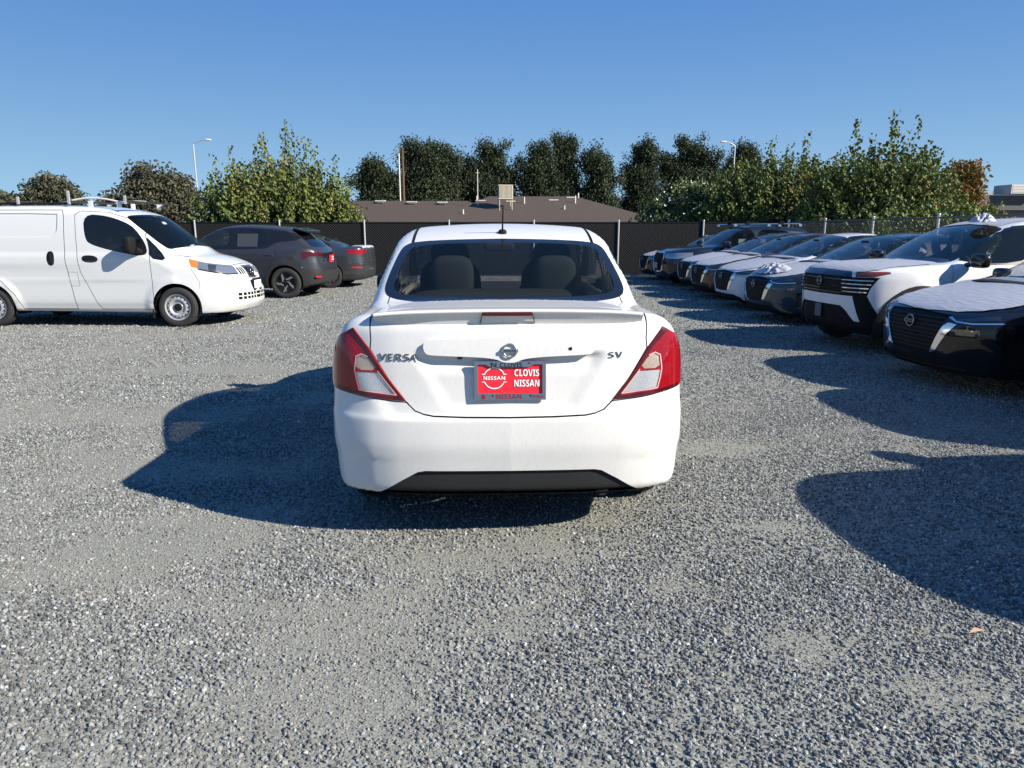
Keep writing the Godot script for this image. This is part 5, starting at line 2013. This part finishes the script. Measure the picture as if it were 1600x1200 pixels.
	for s in [1.0, -1.0]:
		start()
		blob(Vector3(s * 0.955, 1.0, -0.62), Vector3(0.19, 0.14, 0.12), 0.55)
		bar(Vector3(s * 0.82, 0.96, -0.66), Vector3(s * 0.90, 0.98, -0.64), 0.03, 0.03, 8)
		part("wing_mirror", done(), M.black_gloss, o)
		start()
		blob(Vector3(s * 0.905, 0.83, 0.08), Vector3(0.03, 0.03, 0.2), 0.4)
		part("door_handle", done(), wp, o)
		start()
		blob(Vector3(s * 0.90, 0.84, 1.0), Vector3(0.03, 0.03, 0.2), 0.4)
		part("door_handle", done(), wp, o)
	start()
	box(Vector3(0, 0.3, 0), Vector3(1.3, 0.14, 3.6))
	part("underbody", done(), M.gap_black, o)
	wheels(o, -1.40, 1.31, 0.79, 0.33, 0.205, "plain")
	cabin(o, -1.0, 0.94, 0.0, 1.2, 0.8, M.seat_dark)
	seat(o, Vector3(-0.36, 0.44, 0.95), 0.55, 0.56, M.seat_dark)
	seat(o, Vector3(0.36, 0.44, 0.95), 0.55, 0.56, M.seat_dark)
	start()
	blob(Vector3(0, 1.29, -0.42), Vector3(0.22, 0.06, 0.03), 0.4)
	part("interior_mirror", done(), M.black_trim, o)
	start()
	box(Vector3(0.30, 1.06, 0.08), Vector3(0.26, 0.18, 0.004))
	part("window_sheet", done(), M.paper, o)
	for s in [-1.0, 1.0]:
		start()
		box(Vector3(s * 0.685, 1.16, 0.62), Vector3(0.004, 0.22, 0.34), Basis(Vector3.BACK, s * 0.42))
		part("window_sheet", done(), M.paper, o)
	# the films laid on the new cars
	var P := {"p": hood.p, "n": hood.n}
	var film := cut(P, "top", poly([0, -2.3, 0.72, -2.2, 0.74, -1.9, 0.75, -1.1, 0, -1.0]), -1.0, true)
	var folds := noise(FastNoiseLite.TYPE_SIMPLEX_SMOOTH, 2.5, 1, 19)
	var fp := PackedVector3Array()
	for i in film.p.size():
		var v: Vector3 = film.p[i]
		fp.append(v + film.n[i] * (0.006 + 0.012 * smoothstep(0.42, 0.72, v.x) * absf(folds.get_noise_2d(v.x * 0.35, v.z * 1.6)) + 0.004 * absf(folds.get_noise_2d(v.x * 0.5 + v.z * 0.7 + 7.0, v.z * 1.4))))
	var fm := shell({"p": fp, "n": film.n})
	var deck := {"p": S.p, "n": S.n}
	var df := cut(deck, "top", poly([0, 2.3, 0.60, 2.2, 0.60, 1.85, 0, 1.82]), 0.5, true, Vector2(1.0, 1.2))
	return {"node": o, "hood_film": fm, "deck_film": shell(df, 0.006), "body": b}


# ---------------------------------------------------------------- small crossover
func make_crossover() -> Dictionary:
	var b := Body.new()
	b.W = Tab.new([-2.25, 0.83, -1.8, 0.88, -1.33, 0.895, 0, 0.88, 1.33, 0.90, 1.9, 0.87, 2.2, 0.82])
	b.SY = Tab.new([0.15, -0.07, 0.3, -0.02, 0.5, 0, 0.85, 0.0, 1.0, -0.02, 1.08, -0.05, 1.15, -0.10, 1.25, -0.2])
	b.ZR = Tab.new([0.2, 2.05, 0.35, 2.14, 0.55, 2.17, 0.75, 2.14, 0.9, 2.10, 1.0, 2.08, 1.1, 2.03, 1.2, 1.95])
	b.CR = Tab.new([0, 0, 0.4, 0.02, 0.6, 0.07, 0.72, 0.14, 0.8, 0.25, 0.86, 0.42, 0.91, 0.75])
	b.ZF = Tab.new([0.2, -2.05, 0.35, -2.14, 0.55, -2.17, 0.75, -2.18, 0.9, -2.17, 0.98, -2.12, 1.04, -2.0, 1.1, -1.75])
	b.CF = Tab.new([0, 0, 0.4, 0.03, 0.6, 0.09, 0.72, 0.17, 0.8, 0.28, 0.86, 0.45, 0.91, 0.75])
	b.DK = Tab.new([-2.2, 0.98, -2.05, 1.025, -1.7, 1.07, -1.2, 1.10, -0.8, 1.12, 1.6, 1.14, 2.2, 1.10])
	b.BT = Tab.new([-2.2, 0.26, -1.7, 0.22, 0, 0.22, 1.7, 0.25, 2.2, 0.34])
	b.RF = Tab.new([-0.7, 1.50, -0.4, 1.565, 0, 1.61, 0.4, 1.625, 0.9, 1.605, 1.4, 1.56, 1.7, 1.53])
	b.WC = Tab.new([1.0, 0.845, 1.1, 0.825, 1.2, 0.79, 1.35, 0.735, 1.5, 0.675, 1.58, 0.63, 1.64, 0.56])
	b.TC = Tab.new([-1.4, 0.10, -0.9, 0.03, -0.3, 0, 0.7, 0, 1.3, 0.03, 1.8, 0.10, 2.1, 0.16])
	b.WR = Tab.new([1.0, 2.10, 1.1, 2.02, 1.2, 1.92, 1.35, 1.72, 1.48, 1.55, 1.54, 1.50, 1.65, 1.42])
	b.WF = Tab.new([1.0, -1.32, 1.1, -1.12, 1.2, -0.95, 1.3, -0.78, 1.4, -0.60, 1.5, -0.38, 1.58, -0.12, 1.64, 0.2])
	b.crown = 0.04
	b.roof_crown = 0.09
	b.slope_r = 0.6
	b.flare = 0.022
	b.arches = [Vector3(-1.40, 0.345, 0.405), Vector3(1.33, 0.345, 0.395)]
	var S := skin(b, -1.45, 1.4, 0.75, 36, 42, 30, 60)
	var o := thing("crossover", Vector3.ZERO, 0, "", "car")
	var clad := []
	for a in b.arches:
		cut(S, "side", circle(a.x, a.y, a.z, 36), -9.0)
		clad.append(cut(S, "side", circle(a.x, a.y, a.z + 0.09, 36), 0.1))
	clad.append(cut(S, "side", poly([-1.4, 0.1, -1.4, 0.36, 1.4, 0.40, 1.4, 0.1]), 0.1))
	var wind := cut(S, "front", soft_half(poly([0, 1.12, 0.5, 1.11, 0.68, 1.09, 0.73, 1.12, 0.64, 1.45, 0.59, 1.52, 0, 1.555]), 2), 0.1, false, Vector2(-2, 0.3))
	var rearw := cut(S, "rear", soft_half(poly([0, 1.12, 0.5, 1.12, 0.64, 1.135, 0.63, 1.2, 0.54, 1.44, 0.48, 1.475, 0, 1.485]), 2), 0.1, false, Vector2(1.0, 9))
	var pan := floor_of(S, b)
	var w1 := cut(S, "side", soft(poly([-1.0, 1.09, -0.6, 1.36, -0.25, 1.48, 0.08, 1.515, 0.08, 1.10]), 2), 0.3)
	var w2 := cut(S, "side", soft(poly([0.17, 1.10, 0.17, 1.515, 0.55, 1.51, 0.86, 1.47, 0.90, 1.24, 0.82, 1.12]), 2), 0.3)
	var band := cut(S, "side", soft(poly([-1.10, 1.065, -0.62, 1.395, -0.25, 1.52, 0.17, 1.555, 0.6, 1.55, 1.1, 1.51, 1.45, 1.46, 1.7, 1.33, 1.5, 1.26, 1.15, 1.24, 0.98, 1.13, 0.88, 1.085]), 1), 0.3)
	# front
	var top := cut(S, "front", poly([0, 0.995, 0.50, 0.985, 0.56, 0.925, 0, 0.93]), 0.02)
	var lampf := cut(S, "front", poly([0.56, 0.985, 0.80, 0.998, 0.845, 0.985, 0.76, 0.935, 0.60, 0.928]), 0.0, false, Vector2(-9, -1.76))
	var face := cut(S, "front", poly([0, 0.93, 0.56, 0.925, 0.80, 0.93, 0.76, 0.80, 0.74, 0.70, 0, 0.70]), 0.0)
	var side_black := cut(S, "front", poly([0.60, 0.70, 0.745, 0.70, 0.86, 0.33, 0.70, 0.33]), -0.05, false, Vector2(-9, -1.5))
	var lower := cut(S, "front", poly([0, 0.575, 0.44, 0.575, 0.52, 0.52, 0.62, 0.40, 0.95, 0.36, 0.95, 0.1, 0, 0.1]), -0.3, false, Vector2(-9, -1.62))
	# rear
	var tl := cut(S, "rear", poly([0.46, 1.0, 0.70, 1.02, 0.95, 1.03, 0.95, 0.87, 0.84, 0.86, 0.79, 0.93, 0.46, 0.93]), 0.02, false, Vector2(1.72, 9))
	var panel := cut(S, "rear", poly([0, 1.0, 0.46, 1.0, 0.46, 0.92, 0.5, 0.80, 0, 0.78]), 0.02)
	var rlow := cut(S, "rear", poly([0, 0.60, 0.6, 0.58, 0.74, 0.66, 0.95, 0.64, 0.95, 0.1, 0, 0.1]), -0.3, false, Vector2(1.62, 9))
	gap(S, "rear", [0.70, 1.12, 0.68, 0.9, 0.62, 0.66, -0.02, 0.64], 0.007, 0.05)
	gap(S, "side", [-1.0, 0.40, -1.03, 0.8, -1.02, 1.08], 0.006, 0.3)
	gap(S, "side", [0.13, 0.40, 0.13, 1.1], 0.006, 0.3)
	gap(S, "side", [0.86, 0.44, 1.0, 0.72, 1.14, 0.92, 1.12, 1.2], 0.006, 0.3)
	var hood := cut(S, "top", poly([0, -2.16, 0.45, -2.11, 0.62, -2.02, 0.735, -1.85, 0.765, -1.5, 0.75, -1.2, 0.55, -1.12, 0, -1.10]), 0.2, false, Vector2(0.9, 1.2))
	var doors := [cut(S, "side", poly([-1.0, 0.40, -1.03, 0.8, -1.02, 1.08, 0.13, 1.1, 0.13, 0.38]), 0.3), cut(S, "side", poly([0.13, 0.38, 0.13, 1.1, 1.12, 1.2, 1.14, 0.92, 1.0, 0.72, 0.86, 0.44]), 0.3)]
	var wp: Material = M.white_paint
	part("floor_pan", shell(pan), M.black_plastic, o)
	part("body_shell", shell(S), wp, o)
	part("panel_gaps", shell(S.gaps, -0.008), M.gap_black, o)
	part("interior_lining", shell(lining([S, doors[0], doors[1], hood]), -0.022), M.grey_trim, o)
	part("hood", shell(hood, 0.001), wp, o)
	for d in doors:
		pair("door", d, wp, o)
	for q in clad:
		pair("cladding", q, M.grey_plastic, o, 0.008, true, 0.004)
	part("windscreen", shell(wind, -0.002), M.clear_glass, o)
	part("rear_window", shell(rearw, -0.002), M.privacy_glass, o)
	pair("side_window", w1, M.clear_glass, o, -0.003)
	pair("side_window", w2, M.privacy_glass, o, -0.003)
	pair("window_border", band, M.black_gloss, o, 0.001)
	part("hood_edge", shell(top, 0.004, "both", true), M.black_gloss, o)
	part("front_face", shell(face, -0.006, "both", true), M.black_plastic, o)
	var bars := []
	for k in 5:
		var y := 0.725 + k * 0.04
		bars.append(cut(face, "front", poly([0, y, 0.45, y, 0.45, y + 0.012, 0, y + 0.012]), 0.0, true))
	for q in bars:
		part("grille_bar", shell(q, 0.004), M.black_gloss, o)
	var lines := []
	for k in 4:
		var y := 0.745 + k * 0.046
		lines.append(cut(face, "front", poly([0.46 - 0.01 * k, y, 0.735 + 0.012 * k, y, 0.735 + 0.012 * k, y + 0.013, 0.46 - 0.01 * k, y + 0.013]), -0.2, true))
	for q in lines:
		pair("light_line", q, M.lamp_inner, o, 0.006, true)
	pair("headlamp", lampf, paint("dark_amber_lens", Color(0.17, 0.035, 0.018), 0.0, 0.2), o, 0.003, true, 0.002)
	pair("fog_panel", side_black, M.black_plastic, o, -0.006, true)
	part("front_intake", shell(lower, -0.012, "both", true), M.black_plastic, o)
	pair("tail_lamp", tl, M.dark_red_lens, o, 0.006, true, 0.004)
	part("rear_panel", shell(panel, 0.002), M.black_gloss, o)
	part("rear_cladding", shell(rlow, 0.003, "both", true), M.grey_plastic, o)
	var ep := b.from_end(0, 0.855, -1.0)
	emblem(o, ep + Vector3(0, 0, -0.012), Vector3(0, PI, 0), 0.12, M.dark_chrome)
	var pp := b.from_end(0, 0.5, -1.0)
	start()
	box(pp + Vector3(0, -0.02, -0.005), Vector3(0.14, 0.16, 0.01))
	part("plate_bracket", done(), M.grey_trim, o)
	var rp := b.from_end(0, 0.86, 1.0)
	start()
	box(rp + Vector3(0, 0, 0.012), Vector3(0.31, 0.16, 0.012))
	part("dealer_plate", done(), M.plate_red, o)
	var pt := part("plate_lettering", words("CLOVIS", 0.03, 0.002), M.print_white, o, rp + Vector3(0.07, 0.03, 0.019))
	pt = part("plate_lettering", words("NISSAN", 0.03, 0.002), M.print_white, o, rp + Vector3(0.07, -0.025, 0.019))
	for s in [-1.0, 1.0]:
		start()
		blob(Vector3(s * 0.72, 0.47, 2.03), Vector3(0.18, 0.04, 0.06), 0.4, Basis(Vector3.UP, s * 0.5))
		part("reflector", done(), M.reflector_red, o)
	# roof spoiler
	start()
	blob(Vector3(0, 1.50, 1.60), Vector3(1.16, 0.06, 0.36), 0.35, Basis(Vector3.RIGHT, 0.22))
	part("roof_spoiler", done(), M.black_gloss, o)
	for s in [1.0, -1.0]:
		start()
		blob(Vector3(s * 1.0, 1.13, -0.80), Vector3(0.24, 0.17, 0.13), 0.55)
		bar(Vector3(s * 0.82, 1.07, -0.83), Vector3(s * 0.94, 1.1, -0.81), 0.035, 0.03, 8)
		part("wing_mirror", done(), M.black_gloss, o)
		start()
		blob(Vector3(s * 0.895, 0.94, 0.0), Vector3(0.03, 0.035, 0.2), 0.4)
		part("door_handle", done(), wp, o)
		start()
		blob(Vector3(s * 0.885, 0.96, 0.98), Vector3(0.03, 0.035, 0.2), 0.4)
		part("door_handle", done(), wp, o)
	start()
	box(Vector3(0, 0.34, 0), Vector3(1.3, 0.14, 3.4))
	part("underbody", done(), M.gap_black, o)
	wheels(o, -1.40, 1.33, 0.785, 0.345, 0.215, "pinwheel")
	cabin(o, -1.0, 1.04, -0.05, 1.2, 0.78, M.seat_dark, 0.4)
	seat(o, Vector3(-0.36, 0.55, 0.9), 0.55, 0.56, M.seat_dark)
	seat(o, Vector3(0.36, 0.55, 0.9), 0.55, 0.56, M.seat_dark)
	start()
	box(Vector3(-0.735, 1.28, 0.48), Vector3(0.004, 0.3, 0.46), Basis(Vector3.BACK, -0.33))
	part("window_sheet", done(), M.paper, o)
	start()
	box(Vector3(0.735, 1.28, 0.48), Vector3(0.004, 0.3, 0.46), Basis(Vector3.BACK, 0.33))
	part("window_sheet", done(), M.paper, o)
	var P := {"p": hood.p, "n": hood.n}
	var film := cut(P, "top", poly([0, -2.2, 0.75, -2.2, 0.77, -1.7, 0.72, -1.16, 0, -1.13]), -1.0, true)
	var rf := cut({"p": S.p, "n": S.n}, "top", poly([0, -0.35, 0.5, -0.3, 0.5, 1.2, 0, 1.25]), 0.5, true, Vector2(1.4, 2))
	return {"node": o, "hood_film": shell(film, 0.008), "roof_film": shell(rf, 0.006)}


# ---------------------------------------------------------------- larger dark SUV
func make_suv() -> Node3D:
	var b := Body.new()
	b.W = Tab.new([-2.4, 0.84, -2.0, 0.90, -1.4, 0.945, 0, 0.93, 1.4, 0.94, 2.0, 0.9, 2.35, 0.85])
	b.SY = Tab.new([0.15, -0.07, 0.3, -0.02, 0.5, 0, 0.85, 0, 1.0, -0.04, 1.1, -0.10, 1.2, -0.18])
	b.ZR = Tab.new([0.2, 2.2, 0.4, 2.3, 0.8, 2.3, 1.1, 2.24])
	b.CR = Tab.new([0, 0, 0.5, 0.04, 0.7, 0.12, 0.82, 0.28, 0.9, 0.55, 0.95, 0.9])
	b.ZF = Tab.new([0.2, -2.2, 0.35, -2.31, 0.6, -2.34, 0.8, -2.31, 0.92, -2.24, 1.0, -2.05, 1.05, -1.8])
	b.CF = Tab.new([0, 0, 0.35, 0.03, 0.6, 0.10, 0.75, 0.21, 0.85, 0.38, 0.91, 0.6, 0.95, 0.9])
	b.DK = Tab.new([-2.4, 0.9, -2.2, 0.97, -1.8, 1.03, -1.2, 1.08, -0.7, 1.1, 2.3, 1.12])
	b.BT = Tab.new([-2.4, 0.24, 0, 0.22, 2.3, 0.3])
	b.RF = Tab.new([-0.7, 1.50, -0.3, 1.60, 0.2, 1.65, 0.8, 1.64, 1.5, 1.58, 2.0, 1.5])
	b.WC = Tab.new([1.0, 0.87, 1.1, 0.84, 1.25, 0.78, 1.45, 0.70, 1.6, 0.62, 1.67, 0.55])
	b.TC = Tab.new([-1.4, 0.1, -0.8, 0.03, -0.2, 0, 1.0, 0, 1.6, 0.04, 2.2, 0.14])
	b.WR = Tab.new([1.05, 2.25, 1.2, 2.1, 1.4, 1.9, 1.6, 1.7])
	b.WF = Tab.new([1.0, -1.25, 1.1, -1.07, 1.2, -0.9, 1.35, -0.64, 1.5, -0.36, 1.66, 0.1])
	b.arches = [Vector3(-1.42, 0.36, 0.395), Vector3(1.40, 0.36, 0.395)]
	var S := skin(b, -1.5, 1.5, 0.7, 26, 36, 14, 48)
	var o := thing("sport_utility_car", Vector3.ZERO, 0, "dark navy SUV with roof rack bars, second from the far end", "car", "")
	for a in b.arches:
		cut(S, "side", circle(a.x, a.y, a.z, 32), -9.0)
	var wind := cut(S, "front", soft_half(poly([0, 1.10, 0.68, 1.07, 0.74, 1.1, 0.63, 1.5, 0.58, 1.56, 0, 1.59]), 2), 0.1, false, Vector2(-2, 0.3))
	var pan := floor_of(S, b)
	var w1 := cut(S, "side", soft(poly([-0.98, 1.08, -0.55, 1.37, -0.2, 1.49, 0.15, 1.53, 0.15, 1.09]), 2), 0.3)
	var w2 := cut(S, "side", soft(poly([0.24, 1.09, 0.24, 1.53, 0.8, 1.52, 1.2, 1.46, 1.3, 1.12]), 2), 0.3)
	var w3 := cut(S, "side", soft(poly([1.38, 1.14, 1.30, 1.44, 1.6, 1.36, 1.8, 1.2]), 2), 0.3)
	var grl := cut(S, "front", poly([0, 0.90, 0.34, 0.90, 0.42, 0.80, 0.36, 0.46, 0.28, 0.40, 0, 0.40]), 0.05)
	var frm := cut(S, "front", poly([0, 0.925, 0.36, 0.925, 0.45, 0.80, 0.385, 0.44, 0.30, 0.375, 0, 0.375]), 0.05)
	var hl := cut(S, "front", poly([0.47, 0.88, 0.94, 0.92, 0.94, 0.79, 0.80, 0.745, 0.50, 0.76]), 0.0, false, Vector2(-9, -1.6))
	var fog := cut(S, "front", poly([0.46, 0.52, 0.82, 0.56, 0.84, 0.42, 0.48, 0.40]), 0.0, false, Vector2(-9, -1.7))
	gap(S, "side", [-1.02, 0.35, -1.04, 1.05], 0.007, 0.3)
	gap(S, "side", [0.2, 0.35, 0.2, 1.07], 0.007, 0.3)
	var wp: Material = M.navy_paint
	part("floor_pan", shell(pan), M.black_plastic, o)
	part("body_shell", shell(S), wp, o)
	part("panel_gaps", shell(S.gaps, -0.008), M.gap_black, o)
	part("interior_lining", shell(lining([S]), -0.022), M.grey_trim, o)
	part("windscreen", shell(wind, -0.002), M.clear_glass, o)
	for w in [w1, w2, w3]:
		pair("side_window", w, M.tint_glass, o, -0.003)
	part("grille", shell(grl, -0.012, "both", true), M.black_plastic, o)
	part("grille_frame", shell(frm, 0.006, "both", true, 0.003), M.chrome, o)
	pair("headlamp", hl, M.lamp_inner, o, 0.003)
	pair("fog_lamp", fog, M.black_gloss, o, -0.01, true)
	var p := b.from_end(0, 0.55, -1.0)
	start()
	box(p + Vector3(0, 0, -0.02), Vector3(0.32, 0.16, 0.01))
	part("plate", done(), M.seat_light, o)
	for s in [1.0, -1.0]:
		start()
		blob(Vector3(s * 1.03, 1.13, -0.72), Vector3(0.24, 0.18, 0.13), 0.55)
		bar(Vector3(s * 0.84, 1.06, -0.75), Vector3(s * 0.97, 1.1, -0.73), 0.035, 0.03, 8)
		part("wing_mirror", done(), wp, o)
		start()
		bar(Vector3(s * 0.60, 1.66, -0.35), Vector3(s * 0.60, 1.68, 1.5), 0.018, 0.018, 8)
		for z in [-0.35, 0.6, 1.5]:
			box(Vector3(s * 0.60, 1.64, z), Vector3(0.03, 0.06, 0.08))
		part("roof_rail", done(), M.chrome, o)
	for z in [0.0, 0.95]:
		start()
		box(Vector3(0, 1.72, z), Vector3(1.28, 0.035, 0.08))
		for s in [-0.6, 0.6]:
			box(Vector3(s, 1.70, z), Vector3(0.08, 0.09, 0.12))
		part("rack_bar", done(), M.black_plastic, o)
	start()
	box(Vector3(0, 0.34, 0), Vector3(1.3, 0.14, 3.6))
	part("underbody", done(), M.gap_black, o)
	wheels(o, -1.42, 1.40, 0.82, 0.36, 0.235, "plain")
	cabin(o, -1.0, 1.02, 0.0, 1.3, 0.82, M.seat_dark, 0.4)
	start()
	box(Vector3(-0.7, 1.2, 0.45), Vector3(0.004, 0.14, 0.2))
	part("window_sticker", done(), M.paper, o)
	start()
	box(Vector3(-0.7, 1.2, -0.2), Vector3(0.004, 0.14, 0.16))
	part("window_sticker", done(), M.paper, o)
	return o


# places a car whose nose middle is at (x, -d) and whose nose points left, turned by lean towards the camera
func nose_at(o: Node3D, x: float, d: float, half_len: float, lean: float) -> void:
	var t := PI / 2 + deg_to_rad(lean)
	o.rotation.y = t
	o.position = Vector3(x, 0, -d) - Vector3(-sin(t), 0, -cos(t)) * half_len


func build_cars() -> void:
	vehicle_materials()
	make_hero()
	make_van()
	var sd := make_sedan()
	var cr := make_crossover()
	var lean := 6.0
	var grp := "new saloons parked in the right row"
	# right row, from the near end
	var black: Node3D = sd.node
	nose_at(black, 3.86, 6.85, 2.32, lean)
	tag(black, "black saloon with white hood film, nearest in the right row", "car", grp)
	var blue := copy_car(black, Vector3.ZERO, 0, "dark blue-grey saloon whose hood film is bunched up at the front", "saloon", M.black_paint, M.slate_paint, grp)
	nose_at(blue, 4.02, 11.9, 2.32, lean)
	var white := copy_car(black, Vector3.ZERO, 0, "white saloon with hood film, just beyond the dark blue-grey one", "saloon", M.black_paint, M.white_paint, grp)
	nose_at(white, 4.08, 14.0, 2.32, lean)
	var bronze := copy_car(black, Vector3.ZERO, 0, "dark bronze saloon with hood film, just beyond the white saloon", "saloon", M.black_paint, M.bronze_paint, grp)
	nose_at(bronze, 4.12, 16.1, 2.32, lean)
	var grey := copy_car(black, Vector3.ZERO, 0, "saloon with hood film between the bronze one and the dark SUV", "saloon", M.black_paint, M.gunmetal_paint, grp)
	nose_at(grey, 4.25, 18.0, 2.32, lean)
	var last := copy_car(black, Vector3.ZERO, 0, "farthest car of the right row, white hood film, against the fence", "saloon", M.black_paint, M.black_paint, grp)
	nose_at(last, 4.05, 22.4, 2.32, lean)
	var suv := make_suv()
	nose_at(suv, 4.05, 20.2, 2.34, lean)
	var kick: Node3D = cr.node
	nose_at(kick, 3.96, 9.2, 2.18, lean)
	tag(kick, "white crossover with black face between the black and blue-grey saloons", "car")
	# left side, tails towards the middle
	var k2 := copy_car(kick, Vector3(-6.35, 0, -16.9), PI / 2 - 0.04, "dark grey crossover seen from behind, right of the van", "crossover", M.white_paint, M.grey_paint)
	var s2 := copy_car(black, Vector3(-6.1, 0, -19.9), PI / 2 - 0.04, "grey saloon with white film on its trunk, behind the grey crossover", "saloon", M.black_paint, M.gunmetal_paint)
	part("trunk_film", sd.deck_film, M.hood_film, s2)
	# beyond the right edge: only its shadow is in the picture
	var near := copy_car(kick, Vector3.ZERO, 0, "white crossover outside the right edge, whose shadow falls on the gravel", "crossover", M.white_paint, M.white_paint)
	nose_at(near, 3.0, 2.55, 2.18, lean)
	var near2 := copy_car(kick, Vector3.ZERO, 0, "dark crossover just outside the right edge, beside the black saloon", "crossover", M.white_paint, M.gunmetal_paint)
	nose_at(near2, 4.12, 4.95, 2.18, lean)
	for c in [black, blue, white, bronze, grey, last]:
		part("hood_film", sd.hood_film, M.hood_film, c)
	part("hood_film", cr.hood_film, M.hood_film, kick)
	part("roof_film", cr.roof_film, M.hood_film, kick)
	part("loose_film", film_flap(4, Vector3(0.34, 0.12, 0.3)), M.hood_film, kick, Vector3(-0.35, 1.575, -0.32))
	part("loose_film", film_flap(7, Vector3(0.9, 0.13, 0.5)), M.hood_film, blue, Vector3(0.1, 0.83, -1.95), Vector3(-0.2, 0, 0))
